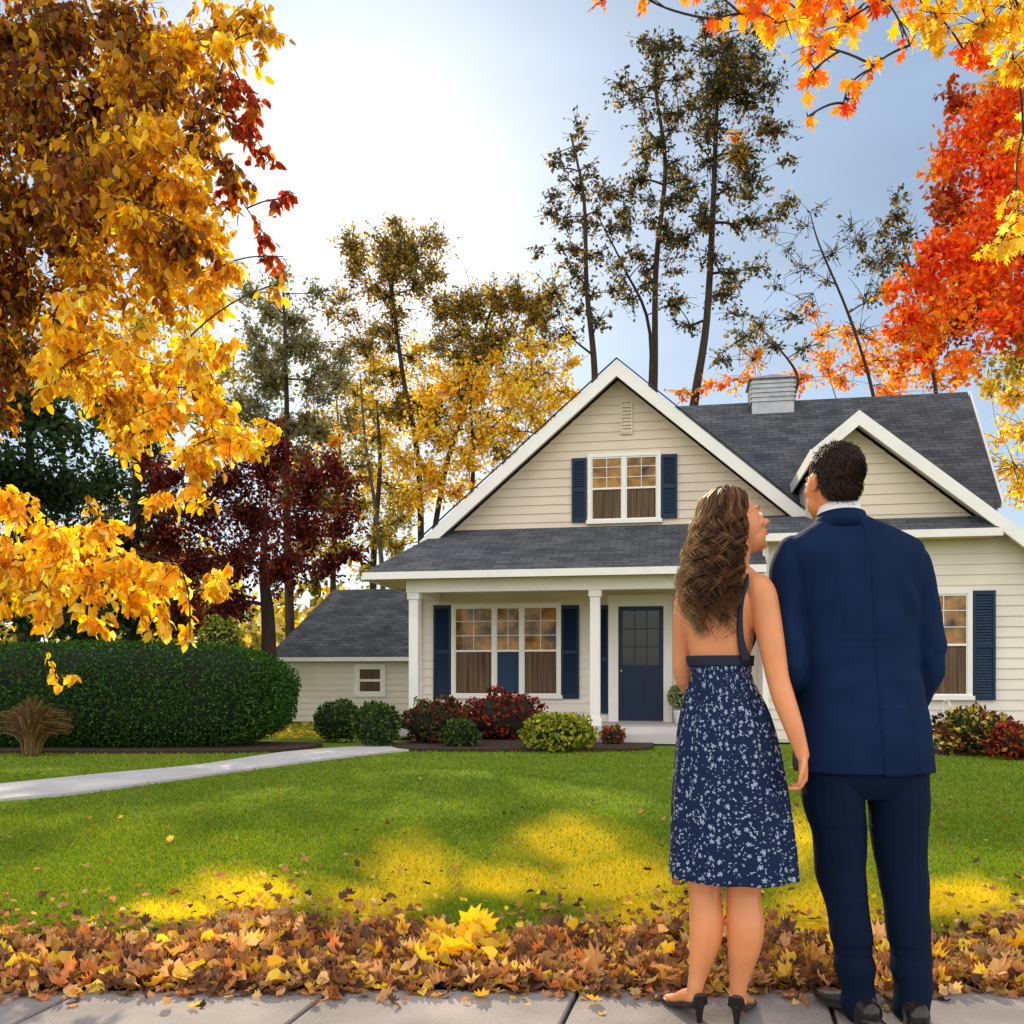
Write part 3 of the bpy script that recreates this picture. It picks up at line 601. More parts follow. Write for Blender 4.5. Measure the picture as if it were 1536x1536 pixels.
add([(140,540,60),(230,560,60),(300,560,50),(200,620,50),(330,650,40)],6.9,.3,'amber',1.5)
add([(20,740,45),(70,790,55),(20,840,60),(150,780,46),(130,850,65),(60,900,46),(200,830,55),(210,890,45),(270,850,45),(320,860,34),(345,880,18),(150,920,32),(250,925,28),(285,945,14),(-50,800,80),(90,850,60)],6.0,.4,'lemon',2.5)
add([(60,800,60),(130,830,60),(200,860,50),(20,880,60)],6.5,.3,'amber',1.4)
add([(90,1018,16),(112,1010,14)],6.0,.1,'gold',1.0)
tree('autumn_tree','large golden autumn tree overhanging the left side with drooping leaves',gp(-620,7.0),[gp(-620,7.0),W(-600,760,7),W(-540,500,7.1),W(-500,250,7),W(-460,-80,7)],.22,yt,.078,OV,1.1,cov=1.2,group=None,limbr=.20,spray=.7,ntw=40)
mp=[]
for x,y,r,Y,pal,c in [(1110,20,40,4.6,'orange',1.5),(1165,35,45,4.6,'gold',1.6),(1215,70,42,4.5,'orange',1.6),(1260,40,40,4.7,'gold',1.6),(1215,110,24,4.4,'orange',1.5),(1212,175,10,4.3,'orange',1.2),(1272,130,24,4.3,'orange',1.3),(1305,105,20,4.3,'orange',1.3),(1265,155,14,4.3,'redorange',1.3),(1365,68,20,4.3,'redorange',1),(1325,0,30,4.4,'redorange',1),(1075,30,14,4.5,'redorange',1),(900,0,15,4.5,'redorange',.9),(968,-4,15,4.5,'redorange',.9),(1400,20,55,4.8,'gold',2.0),(1470,40,60,5,'gold',2.0),(1520,90,50,5.2,'gold',2.0),(1500,370,40,5.6,'gold',1.8),(1530,330,40,5.6,'gold',1.8),(1535,200,45,5.6,'gold',1.5),(1445,75,36,5,'redorange',1.5),(1530,10,60,5,'gold',2),(1140,-20,50,4.6,'orange',1.8),(1240,-15,50,4.6,'orange',1.8),(1340,-30,50,4.6,'orange',1.8),(1200,20,44,4.7,'gold',1.5),(1420,-30,60,5,'gold',2),(1040,-30,40,4.6,'orange',1.2),(1300,-60,60,4.6,'gold',1.5),(1500,-60,80,4.8,'gold',1.8)]:
    mp.append((x,y,r,Y,pal,c))
tree('maple_tree','near maple branches with star shaped orange leaves in the top right corner',gp(2280,5.6),[gp(2280,5.6),W(2270,700,5.6),W(2200,300,5.5),W(2100,0,5.3),W(2000,-300,5.2)],.12,mp,.095,maple(.15,3,.15),1.0,group=None,limbr=.12,twigk=4,arch=.1)
rm=[]
for x,y,r,pal in [(1500,160,70,'redorange'),(1440,220,55,'redorange'),(1500,270,80,'redorange'),(1420,310,55,'red'),(1450,380,75,'redorange'),(1530,380,70,'red'),(1390,420,55,'redorange'),(1360,470,46,'redorange'),(1430,480,70,'red'),(1500,480,70,'redorange'),(1335,430,26,'orange'),(1380,530,40,'redorange'),(1440,545,40,'orange'),(1490,180,60,'orange'),(1550,260,80,'orange'),(1600,400,120,'redorange'),(1600,180,120,'redorange'),(1430,150,32,'red'),(1400,260,35,'orange'),(1560,500,60,'olive'),(1520,560,40,'olive'),(1400,480,60,'orange'),(1480,420,70,'orange'),(1530,110,60,'olive'),(1510,230,50,'gold'),(1470,330,50,'orange'),(1400,370,40,'redorange'),(1500,330,70,'redorange'),(1460,440,60,'redorange'),(1540,450,60,'orange'),(1340,500,24,'redorange')]:
    rm.append((x,y,r,16+rng.uniform(-1,1),pal,2.2))
tree('maple_tree','tall red and orange maple rising behind the right end of the roof',gp(1760,17.5),[gp(1760,17.5),W(1750,700,17.5),W(1700,400,17),W(1640,100,16.5)],.3,rm,.125,QD,.5,group=None,limbr=.22)
def far(name,label,px,Y,tr,cl,pal,size,cov,r0=.2,bark='bark',lr=.25,group='tall trees behind the house',twk=6,ntw=60,twr=.007):
    cc=[]
    for q in cl:
        p_=q[3] if len(q)>3 else pal
        cc.append((q[0],q[1],q[2],Y+rng.uniform(-1,1),p_,cov))
    tree(name,label,gp(px,Y),[gp(px,Y)]+[W(a,b,Y) for a,b in tr],r0,cc,size,QD,.3,bark,group,limbr=lr,twigk=twk,ntw=ntw,twr=twr)
def scatter(tr,n,w0,w1,r0,r1,t0=.35):
    """clumps along a leaning trunk"""
    P=cr(np.array(tr,float),8); out=[]
    for i in range(n):
        t=t0+(1-t0)*rng.uniform(); k=int(t*(len(P)-1)); w=w0+(w1-w0)*(t-t0)/(1-t0); out.append((P[k][0]+rng.normal()*w,P[k][1]+rng.normal()*18,rng.uniform(r0,r1)))
    return out
LS=.135
tr=[(889,700),(892,560),(880,430),(876,300),(856,200)]
far('tall_tree','slender dark tree with sparse foliage, leftmost of the tall three',890,27,tr,scatter(tr,30,30,18,16,30,.42)+[(825,250,24),(830,290,26),(845,330,30),(870,220,22),(800,380,22),(900,380,28),(860,410,30),(835,230,16),(900,480,28),(850,500,30)],'pine',LS,.55,.14)
tr=[(978,700),(982,560),(984,400),(998,250),(983,130),(988,70)]
far('tall_tree','slender dark tree with sparse foliage, middle one of the tall three',978,28,tr,scatter(tr,34,30,26,20,32,.42)+[(955,150,30),(985,110,32),(1005,170,32),(960,230,30,'rust'),(1010,260,28),(935,340,26),(970,300,30),(1000,350,28),(975,70,20)],'pine',LS,.6,.14)
tr=[(1030,720),(1042,600),(1060,480),(1070,300),(1076,150),(1088,50)]
far('tall_tree','tallest dark tree with the widest crown behind the gable',1030,26,tr,scatter(tr,38,52,42,22,40,.4)+[(1090,70,42),(1130,90,46),(1160,130,40),(1120,160,46),(1080,130,40),(1050,80,30),(1160,200,36),(1110,230,36,'rust'),(1180,240,22),(1060,200,36),(1130,330,30),(1020,300,26),(1100,420,30),(1180,310,26),(1100,110,44),(1140,50,30),(1120,260,36),(1140,400,28),(1110,200,24,'orange')],'pine',LS,.7,.17)
tr=[(970,700),(975,500),(935,400),(895,320)]
far('tall_tree','thin leaning dark trunk with few leaves between the taller trees',970,29,tr,scatter(tr,14,28,22,14,26,.5)+[(910,290,22),(1015,400,28),(1010,350,24),(915,350,24),(1020,450,30),(940,450,30)],'pine',LS,.55,.09)
tr=[(1320,700),(1308,585),(1272,470),(1230,370),(1215,320)]
far('bare_tree','nearly bare leaning tree beyond the right roof slope',1325,25,tr,[(1290,360,30),(1320,390,36),(1270,340,24),(1300,440,36),(1230,310,20),(1200,340,24),(1180,300,20),(1330,440,38),(1240,420,24),(1150,350,20),(1250,380,30),(1200,400,30),(1290,500,30),(1180,380,24),(1210,460,26),(1160,430,24)],'pine',LS,.14,.07,lr=.35,twk=1,ntw=26)
tr=[(1410,700),(1400,560),(1370,420),(1345,330)]
far('tall_tree','dark leafy tree top showing between the bare tree and the red maple',1410,26,tr,[(1340,320,34),(1320,350,26),(1360,350,30),(1330,380,36),(1300,400,24),(1350,400,30),(1345,290,20),(1290,370,18)],'pine',LS,.7,.09)
tr=[(1180,700),(1190,600),(1195,560),(1150,500)]
far('bare_tree','dark bent tree standing behind the chimney',1185,24,tr,[(1140,490,36,'rust'),(1110,510,36,'rust'),(1160,520,32),(1180,480,28),(1210,520,28),(1100,470,28),(1220,470,26,'orange'),(1130,540,36,'orange'),(1080,540,30),(1240,500,24,'orange')],'pine',LS,.45,.09,lr=.4,ntw=60,twk=3)
tr=[(632,900),(628,700),(604,560),(588,420),(605,350)]
far('tall_tree','brownish green tree with two leaning trunks left of the gable',632,30,tr,scatter(tr,44,52,38,24,42,.38)+[(600,380,32),(560,430,42),(630,430,42),(520,470,36),(660,460,38),(545,520,42),(590,470,42),(530,410,28),(650,400,30),(510,530,38),(490,470,26),(600,340,18)],'rust',LS,.72,.14)
tr=[(640,900),(665,720),(700,600),(735,470),(760,430)]
far('tall_tree','rusty brown tree leaning right above the gable slope',640,29,tr,scatter(tr,38,48,44,24,42,.40)+[(700,450,36),(740,440,40),(780,440,34),(800,480,34),(690,500,42),(650,520,36),(790,520,36),(740,520,42),(700,560,42),(820,520,28)],'rust',LS,.78,.12)
tr=[(575,900),(568,800),(548,660),(540,560)]
far('birch_tree','slender pale trunk tree between the red maple and the gable',575,28,tr,[(530,590,30,'olive'),(560,560,32,'olive'),(500,560,32),(520,640,30),(560,620,28,'olive'),(480,600,32),(510,540,28),(540,680,30,'olive'),(520,720,26,'olive')],'haze',LS,.7,.11,'bark_pale')
tr=[(435,950),(430,760),(430,600),(425,440)]
far('tall_tree','hazy grey green conifer behind the golden branches',435,30,tr,scatter(tr,38,46,34,26,42,.35)+[(370,440,38),(390,520,42),(470,520,42),(480,440,34),(420,420,36),(360,600,46),(440,480,40),(400,580,46),(470,590,38)],'haze',.17,.95,.2)
g2='golden trees behind the house'
for i,(px,Y,lst,lab,pal) in enumerate([
 (700,28,[(640,640,44),(690,620,48),(740,640,44),(700,690,54),(650,720,50),(610,760,44),(590,690,38),(760,590,40),(720,660,48),(670,580,44),(640,700,44),(680,740,38),(720,590,40),(660,660,44),(640,600,40),(700,560,36)],'golden tree against the left slope of the gable','gold'),
 (810,26,[(770,570,38),(820,560,38),(850,590,36),(800,620,46),(760,650,42),(860,540,28),(720,570,34),(790,520,30),(830,600,42),(780,600,40),(850,510,24),(740,540,30)],'golden tree behind the top of the left gable slope','lemon'),
 (560,29,[(500,700,44),(530,760,48),(570,800,48),(600,820,40),(480,760,44),(540,700,34),(560,860,44),(460,820,54),(590,740,38),(600,780,44),(500,820,44),(610,690,38),(560,660,38),(580,620,36)],'golden tree right of the dark red maple','olive'),
 (500,34,[(480,640,44),(540,640,44),(600,620,44),(520,580,38),(450,700,54),(580,660,44),(640,600,40),(560,720,48),(620,740,48),(560,600,40),(600,560,34),(620,520,30),(560,540,34),(660,560,34),(500,660,40)],'pale golden tree far behind the slender pale trunk','lemon'),
 (1250,27,[(1240,540,34),(1290,550,36),(1200,570,30),(1330,540,36),(1060,580,26),(1100,570,26),(1270,500,26),(1350,560,36),(1310,510,28),(1360,520,30),(1260,570,30),(1140,580,24),(1020,590,20),(1230,500,24),(1340,590,40),(1400,570,40)],'orange gold tree low behind the ridge','orange'),
 (1560,24,[(1510,600,44),(1540,650,50),(1520,700,44),(1560,560,60),(1490,570,34),(1590,700,60),(1500,650,24),(1530,740,30)],'olive gold tree past the right end of the house','gold'),
 (200,27,[(100,560,60),(180,600,60),(260,560,60),(220,480,60),(320,620,50),(150,500,50),(300,520,50),(340,560,40)],'olive tree far behind the golden branches at left','olive')]):
    tree('golden_tree',lab,gp(px,Y),[gp(px,Y),W(px,850,Y),W(px+10,700,Y),W(px+5,600,Y)],.14,[(a,b,r,Y+rng.uniform(-1.5,1.5),pal,1.0) for a,b,r in lst],.155,QD,.3,'bark',g2,twigk=8,ntw=40,twr=.006)
jm=[(x,y,r,20+rng.uniform(-1.2,1.2),p,2.2) for x,y,r,p in [(400,700,60,'maroon'),(460,720,60,'maroon'),(340,720,60,'maroon'),(300,770,60,'maroon'),(380,780,70,'maroon'),(460,790,60,'maroon'),(510,780,46,'maroon'),(530,830,26,'maroon'),(350,840,60,'maroon'),(430,850,60,'maroon'),(490,850,40,'maroon'),(290,850,60,'maroon'),(420,660,36,'maroon'),(240,800,60,'maroon'),(480,880,26,'rust'),(520,720,30,'maroon'),(410,860,30,'rust'),(240,720,50,'maroon'),(500,690,30,'maroon'),(220,860,60,'maroon'),(340,900,50,'maroon'),(270,910,50,'maroon')]]
tree('red_maple','dark red broad maple behind the clipped hedge',gp(405,20),[gp(405,20),W(402,930,20),W(395,850,20),W(400,760,20)],.2,jm,.12,QD,.4,group=None)
for i,(px,Y,lst,lab) in enumerate([
 (40,18,[(20,600,80),(80,640,80),(20,720,90),(90,740,80),(30,830,90),(100,850,80),(40,920,80),(110,930,70),(-60,700,100),(-60,860,100),(20,520,70)],'dark evergreen at the far left behind the hedge'),
 (200,21.5,[(170,620,60),(210,680,70),(150,730,70),(230,760,60),(180,820,80),(240,860,70),(200,920,80),(270,920,60),(140,900,70),(330,930,50)],'dark evergreen left of the dark red maple')]):
    tree('evergreen_tree',lab,gp(px,Y),[gp(px,Y),W(px,850,Y),W(px+5,700,Y),W(px,590,Y)],.2,[(a,b,r,Y+rng.uniform(-1,1),'dark',2.4) for a,b,r in lst],.16,QD,.4,'bark','dark evergreens behind the hedge')
mb=MB(); n=30000
X=rng.uniform(-70,80,n); Yw=rng.uniform(42,60,n); top=6.5+2.5*np.sin(X*.21)+1.6*np.sin(X*.63+1); Z=rng.uniform(0,1,n)*top
leaves(mb,np.stack([X,Yw,Z],1),.75,P_['olive']+P_['rust']+P_['haze'],QD,.2)
tag(mb.build('distant_wood',M['leaf']),'distant autumn woodland closing the view behind the houses','woodland',kind='stuff')

# ---------------------------------------------------------------- people
def Rz(a): a=R(a); return np.array([[math.cos(a),-math.sin(a),0],[math.sin(a),math.cos(a),0],[0,0,1]])
def Rx(a): a=R(a); return np.array([[1,0,0],[0,math.cos(a),-math.sin(a)],[0,math.sin(a),math.cos(a)]])
def head(mb,c,Rm,s,fem):
    def E(p,r): ell(mb,np.asarray(c)+Rm@(np.array(p)*s),np.array(r)*s,Rm,24,18)
    E((0,-.018,.035),(.074,.094,.084)); E((0,.022,-.01),(.064,.070,.085)); E((0,.035,-.055),(.052 if fem else .057,.055,.055)); E((0,.066,-.092),(.022,.022,.018)); E((0,.05,-.082),(.038,.035,.022))
    E((0,.078,.026),(.045,.016,.012)); E((0,.088,-.005),(.008,.018,.026)); E((0,.106,-.024),(.0105,.017,.012)); E((0,.096,-.03),(.017,.012,.008))
    E((0,.089,-.051),(.020,.012,.008)); E((0,.088,-.063),(.018,.012,.008)); E((-.034,.065,-.02),(.02,.018,.02)); E((.034,.065,-.02),(.02,.018,.02))
    for q in (-1,1): E((q*.073,-.004,-.002),(.008,.020,.030)); E((q*.080,-.012,.006),(.006,.014,.020))
def face_parts(root,c,Rm,s):
    c=np.asarray(c)
    for q in (-1,1):
        mb=MB(); ell(mb,c+Rm@(np.array((q*.031,.0745,.004))*s),np.array((.0135,.0125,.0105))*s,Rm); e=mb.build('eye',M['eyewhite'],root,True)
        mb=MB(); ell(mb,c+Rm@(np.array((q*.031,.0845,.004))*s),np.array((.006,.0035,.006))*s,Rm,12,8); mb.build('iris',M['iris'],e,True)
        mb=MB(); tube(mb,[c+Rm@(np.array((q*(.014+.009*i),.093-.0018*i*i,.028+.003*math.sin(i)))*s) for i in range(5)],np.array([.002,.003,.003,.0025,.0012]),6,col=(.05,.025,.015)); mb.build('eyebrow',M['hair'],root,True)
    mb=MB(); ell(mb,c+Rm@(np.array((0,.0955,-.0525))*s),np.array((.019,.007,.005))*s,Rm); ell(mb,c+Rm@(np.array((0,.0945,-.0625))*s),np.array((.017,.0075,.0055))*s,Rm); mb.build('lips',M['lip'],root,True)
def hand(mb,w,d,s,n,sc=1.0,curl=.5):
    w,d,s,n=[np.asarray(q,float) for q in (w,d,s,n)]; d/=np.linalg.norm(d); s-=d*(s@d); s/=np.linalg.norm(s); n=np.cross(d,s)*np.sign(np.cross(d,s)@n)
    rows=[list(w+d*t*sc)+[a*sc,b*sc] for t,a,b in ((-.02,.026,.02),(.02,.030,.017),(.055,.038,.016),(.085,.036,.013))]
    sweep(mb,rows,ref=s,seg=16)
    for off,L in ((-.028,.066),(-.0095,.078),(.0095,.074),(.028,.058)):
        p=w+(d*.08+s*off)*sc; pts=[p-d*.01*sc]; a=.15
        for k,f in enumerate((.42,.32,.26)):
            a+=curl*(.5+.3*k); q=d*math.cos(a)+n*math.sin(a)+s*off*2; p=p+q*L*f*sc; pts.append(p)
        sweep(mb,[list(q)+[r*sc]*2 for q,r in zip(pts,(.0085,.0083,.0075,.006))],ref=s,seg=10,sub=3)
    b=w+(d*.02-s*.026)*sc; pts=[b,b+(d*.025-s*.018+n*.01)*sc,b+(d*.055-s*.022+n*.02)*sc,b+(d*.078-s*.018+n*.026)*sc]
    sweep(mb,[list(q)+[r*sc]*2 for q,r in zip(pts,(.013,.011,.009,.007))],ref=s,seg=10,sub=3)
def nz(x,y,z): return noise.noise(Vector((x,y,z)))
YP=2.96
# ---- man
mr=empty('person',(W(1300,1000,YP)[0],YP,0),'person seen from behind in a navy suit with short dark hair','person',group=None)
mx=lambda px:(px-1300)/473.
mc=np.array([mx(1248),.0,1.700]); mR=Rz(17)@Rx(2); ms=1.0
mb=MB(); head(mb,mc,mR,ms,False)
sweep(mb,[(mx(1268),0,1.46,.075,.07),(mx(1262),0,1.56,.064,.062),(mx(1255),-.012,1.64,.058,.060),(mx(1252),-.01,1.70,.056,.060)])
rings(mb,[(0,0,.80,.16,.10),(-.01,0,.95,.16,.10),(-.02,0,1.12,.15,.095),(-.035,0,1.3,.17,.10),(-.042,0,1.45,.18,.09),(-.05,0,1.53,.10,.06)])
sweep(mb,[(mx(1190),0,1.45,.05,.05),(mx(1182),-.02,1.28,.045,.045),(mx(1178),-.04,1.12,.04,.04),(mx(1190),.10,1.05,.034,.034),(mx(1215),.22,1.01,.028,.024)])
hand(mb,(mx(1216),.225,1.008),(.25,.9,-.15),(0,.15,1),(1,0,0),1.0,.6)
sweep(mb,[(mx(1362),0,1.45,.05,.05),(mx(1377),-.01,1.28,.045,.045),(mx(1386),-.01,1.15,.04,.04),(mx(1385),.06,1.03,.034,.034),(mx(1372),.12,.95,.028,.024)])
hand(mb,(mx(1371),.122,.945),(-.15,.25,-.95),(.3,.9,.2),(-1,0,0),1.0,.3)
for q,pts in ((-1,[(1250,.0,.82,.075),(1258,0,.49,.055),(1274,0,.25,.044),(1286,0,.07,.036)]),(1,[(1344,0,.82,.075),(1350,0,.49,.055),(1358,-.02,.25,.044),(1357,-.04,.07,.036)])):
    sweep(mb,[(mx(a),b,c,r,r) for a,b,c,r in pts])
remesh(mb,'body',M['skin'],mr,.004,5)
face_parts(mr,mc,mR,ms)
def jdisp(c,n):
    x,y,z=c
    armL=x<-.212; armR=x>.178
    d=.002*nz(x*6+z*4,y*6,z*4)
    if armL or armR:
        g=.3+math.exp(-((z-1.12)/.10)**2)
        d+=.009*g*nz(x*5+z*3,y*6,z*17+3)
    else:
        xs=x+.045*min(1,(z-.8)/.75)
        d+=.005*nz(x*5+z*5,y*5,z*8+7)*(1.2 if z<1.2 else .6)
        if y<0:
            if z<1.0: d+=.005 if xs>0 and xs<.09 else 0
            if abs(xs)<.004 and z<1.56: d-=.004
            if z<1.42: d-=.0015*math.exp(-((abs(xs)-.105+.02*math.cos((z-1.1)*6))/.005)**2)
            u=abs(xs)*1.1+(z-1.3)*.8+.02*nz(x*4,3,z*4)
            d+=.0065*math.sin(u*46)*math.exp(-((abs(xs)-.135)/.045)**2)*math.exp(-((z-1.32)/.085)**2)
            d+=.0045*math.sin((z*1.0+abs(xs)*.45)*52+2*nz(x*5,1,z*5))*math.exp(-((z-1.10)/.06)**2)*min(1,abs(xs)/.06)
            d+=.0045*math.sin(xs*60+1)*math.exp(-((z-1.42)/.08)**2)*math.exp(-(xs/.08)**2)
    return d
mb=MB()
rings(mb,[(-.008,0,.788,.214,.142),(-.012,0,.84,.211,.145),(-.015,0,.93,.203,.142),(-.022,0,1.03,.190,.132),(-.026,0,1.12,.183,.127),(-.032,0,1.247,.190,.13),(-.038,0,1.374,.203,.134),(-.044,-.002,1.460,.218,.122),(-.048,-.002,1.508,.216,.100),(-.056,-.004,1.538,.168,.088),(-.072,-.006,1.572,.102,.078),(-.084,-.008,1.590,.073,.068)],power=2.6)
sweep(mb,[(mx(1190),0,1.484,.052,.060),(mx(1182),-.005,1.42,.059,.066),(mx(1180),-.02,1.28,.054,.061),(mx(1180),-.045,1.16,.050,.056),(mx(1183),-.03,1.09,.050,.052),(mx(1195),.08,1.045,.045,.045),(mx(1212),.19,1.02,.040,.038)])
sweep(mb,[(mx(1359),0,1.484,.052,.060),(mx(1369),-.005,1.42,.059,.066),(mx(1379),-.02,1.28,.056,.061),(mx(1389),-.02,1.17,.054,.058),(mx(1390),.0,1.10,.052,.054),(mx(1384),.05,1.02,.045,.047),(mx(1372),.11,.955,.040,.040)])
jk=remesh(mb,'jacket',M['suit'],mr,.0048,3,jdisp)
def collar(cx,cy,z0,z1,r0x,r0y,r1x,r1y,th,gap=40,tilt=0):
    mb=MB(); k=48; V=[]
    for i in range(k):
        t=R(90+gap/2)+(2*math.pi-R(gap))*i/(k-1); ca,sa=math.cos(t),math.sin(t)
        for (z,rx,ry) in ((z0,r0x,r0y),(z1,r1x,r1y),(z1,r1x-th,r1y-th),(z0,r0x-th,r0y-th)):
            V.append((cx+rx*ca,cy+ry*sa,z-tilt*sa))
    Q=[(4*i+j,4*i+(j+1)%4,4*(i+1)+(j+1)%4,4*(i+1)+j) for i in range(k-1) for j in range(4)]
    mb.add(V,Q=Q); return mb
mb=collar(-.090,-.008,1.56,1.622,.075,.072,.064,.066,.004,20,.012); mb.build('shirt_collar',M['shirt'],mr,True)
mb=collar(-.086,-.010,1.545,1.598,.096,.084,.074,.074,.006,50,.012); mb.build('jacket_collar',M['suit'],mr,True)
mb=MB(); mb.add([(-.075,.134,1.18),(-.035,.112,1.50),(-.125,.112,1.50)],T=[(0,1,2)]); mb.build('shirt_front',M['shirt'],mr)
def tdisp(c,n):
    x,y,z=c
    g=1.5 if z<.22 else (1.0 if .40<z<.62 else .6)
    d=.004*nz(x*6,y*6,z*5)+.009*g*nz(x*5+z*4+2,y*6,z*(15 if z<.25 else 10))
    if y<0 and z<.75:
        cx=mx(1250+ (0.75-z)/.73*38) if x<.02 else mx(1348+(0.75-z)*16)
        d+=.002*math.exp(-((x-cx)/.009)**2)
    return d
mb=MB(); rings(mb,[(-.008,0,.71,.11,.09),(-.006,0,.76,.184,.122),(-.006,0,.83,.190,.13),(-.008,0,.93,.17,.115),(-.012,0,1.0,.155,.11)])
sweep(mb,[(mx(1248),.0,.80,.096,.112),(mx(1250),0,.70,.095,.11),(mx(1257),0,.60,.085,.098),(mx(1262),.005,.486,.075,.086),(mx(1270),.0,.37,.067,.078),(mx(1275),-.01,.27,.062,.074),(mx(1282),-.015,.15,.058,.071),(mx(1288),-.01,.035,.056,.072)])
sweep(mb,[(mx(1345),.0,.80,.096,.112),(mx(1348),0,.70,.093,.11),(mx(1351),0,.60,.085,.098),(mx(1354),.005,.486,.076,.086),(mx(1357),-.01,.37,.069,.078),(mx(1360),-.02,.27,.064,.074),(mx(1361),-.035,.15,.058,.071),(mx(1360),-.035,.06,.056,.071)])
remesh(mb,'trousers',M['trouser'],mr,.0048,3,tdisp)
def shoe_m(cx,cy,yaw):
    mb=MB(); Rm=Rz(yaw)
    def T(p): return (Rm@np.array(p)+np.array([cx,cy,0])).tolist()
    sweep(mb,[T((0,-.065,.05))+[.036,.042],T((0,-.02,.055))+[.038,.05],T((0,.05,.045))+[.042,.04],T((0,.12,.034))+[.048,.030],T((0,.19,.026))+[.042,.022],T((0,.225,.022))+[.026,.016]],ref=Rm@np.array([1,0,0]))
    V=[T((x,y,z)) for x in (-.036,.036) for y in (-.10,-.03) for z in (.002,.03)]
    mb.add(V,Q=[(0,1,3,2),(4,6,7,5),(0,4,5,1),(2,3,7,6),(0,2,6,4),(1,5,7,3)])
    return mb
remesh(shoe_m(mx(1284),-.02,12),'shoe',M['shoe'],mr,.004,2); remesh(shoe_m(mx(1358),-.05,-8),'shoe',M['shoe'],mr,.004,2)
def strands(mb,P,Nn,down,L,r,cols,lift=.35):
    for p,nn in zip(P,Nn):
        t=np.asarray(down)-nn*(np.asarray(down)@nn)+rng.normal(size=3)*.18; t/=np.linalg.norm(t)+1e-9; l=L*rng.uniform(.6,1.2)
        pts=[p-nn*.003,p+t*l*.4+nn*l*lift*.6,p+t*l*.75+nn*l*lift*.5,p+t*l+nn*l*lift*.1]
        tube(mb,pts,[r,r,r*.7,r*.1],3,col=np.array(cols[rng.integers(len(cols))])*rng.uniform(.7,1.3))
mb=MB(); hs=MB()
for cc,rr,cnt in (((0,-.026,.038),(.077,.092,.086),5000),((0,-.050,-.020),(.062,.055,.054),1700)):
    ell(mb,mc+mR@np.array(cc),rr,mR,28,20)
    u=rng.normal(size=(cnt,3)); u/=np.linalg.norm(u,axis=1,keepdims=True); loc=np.array(cc)+u*np.array(rr); nn=u/np.array(rr); nn/=np.linalg.norm(nn,axis=1,keepdims=True)
    keep=(loc[:,1]<.02)|((loc[:,2]>.09)&(loc[:,1]<.045)); loc=loc[keep]; nn=nn[keep]
    strands(hs,mc+loc@mR.T,nn@mR.T,mR@np.array([.15,-.5,-1.]),.019,.0010,[(.026,.015,.010),(.05,.027,.015),(.014,.009,.007)],.07)
def hd(c,n): return .002*nz(c[0]*40,c[1]*40,c[2]*30)
mb2=remesh(mb,'hair',mat('short_dark_hair',(.016,.010,.007),.6,.5,60,.8,180,stretch=(1,1,.3),spec=.15),mr,.005,2,hd)
hs.build('hair_strands',M['hair'],mb2)

# ---- woman
wr_=empty('person',(W(1085,1000,YP)[0],YP,0),'person with long curly brown hair in a navy floral sundress looking up at the other','person',group=None)
wx=lambda px:(px-1085)/473.
wc=np.array([wx(1099),-.03,1.568]); wR=Rz(-78)@Rx(18); ws=.95; yawT=R(-32)
mb=MB(); head(mb,wc,wR,ws,True)
sweep(mb,[(wx(1092),-.02,1.38,.06,.055),(wx(1096),-.022,1.43,.050,.048),(wx(1100),-.025,1.48,.046,.047),(wx(1097),-.03,1.55,.045,.05)])
rings(mb,[(wx(1092),0,.80,.12,.08),(wx(1088),0,.93,.11,.08),(wx(1081),0,1.035,.085,.068),(wx(1080),0,1.11,.086,.072),(wx(1080),0,1.17,.097,.080),(wx(1080),0,1.25,.112,.084),(wx(1083),0,1.32,.125,.082),(wx(1087),0,1.375,.130,.066),(wx(1090),-.01,1.41,.095,.055),(wx(1093),-.015,1.44,.055,.045)],yaw=yawT,power=2.3)
sweep(mb,[(wx(1118),-.06,1.378,.04,.04),(wx(1130),-.078,1.350,.047,.048),(wx(1138),-.09,1.27,.044,.044),(wx(1146),-.105,1.16,.038,.040),(wx(1151),-.115,1.085,.034,.036),(wx(1158),-.13,1.02,.034,.033),(wx(1170),-.145,.935,.029,.027),(wx(1182),-.15,.85,.0205,.018)])
hand(mb,(wx(1182),-.15,.847),(.06,.02,-1),(.15,1,0),(-1,.1,0),.80,.7)
sweep(mb,[(wx(1050),.06,1.378,.04,.04),(wx(1040),.08,1.34,.045,.045),(wx(1036),.10,1.2,.04,.04),(wx(1040),.12,1.08,.036,.036),(wx(1075),.19,1.02,.03,.03),(wx(1115),.21,.99,.022,.019)])
hand(mb,(wx(1117),.211,.988),(1,.1,-.2),(0,.2,1),(0,-1,0),.80,.4)
sweep(mb,[(wx(1066),0,.72,.078,.08),(wx(1062),0,.60,.07,.075),(wx(1058),.0,.46,.056,.06),(wx(1058),.005,.40,.050,.054),(wx(1059),-.008,.31,.054,.058),(wx(1056),-.008,.24,.047,.052),(wx(1048),.0,.155,.031,.036),(wx(1043),.0,.105,.025,.031),(wx(1042),.005,.07,.027,.032)])
sweep(mb,[(wx(1112),0,.72,.078,.08),(wx(1113),0,.60,.072,.075),(wx(1114),-.02,.46,.058,.062),(wx(1113),-.02,.40,.053,.056),(wx(1114),-.035,.31,.058,.062),(wx(1112),-.035,.24,.051,.056),(wx(1107),-.025,.155,.034,.039),(wx(1105),-.02,.105,.026,.033),(wx(1105),-.015,.07,.028,.034)])
for cx,cy,yw in ((wx(1042),.0,18),(wx(1105),-.018,-22)):
    Rm=Rz(yw); T=lambda p:(Rm@np.array(p)+np.array([cx,cy,0])).tolist()
    sweep(mb,[T((0,-.005,.075))+[.027,.028],T((0,.05,.06))+[.029,.024],T((0,.11,.034))+[.036,.016],T((0,.16,.022))+[.03,.011]],ref=Rm@np.array([1,0,0]))
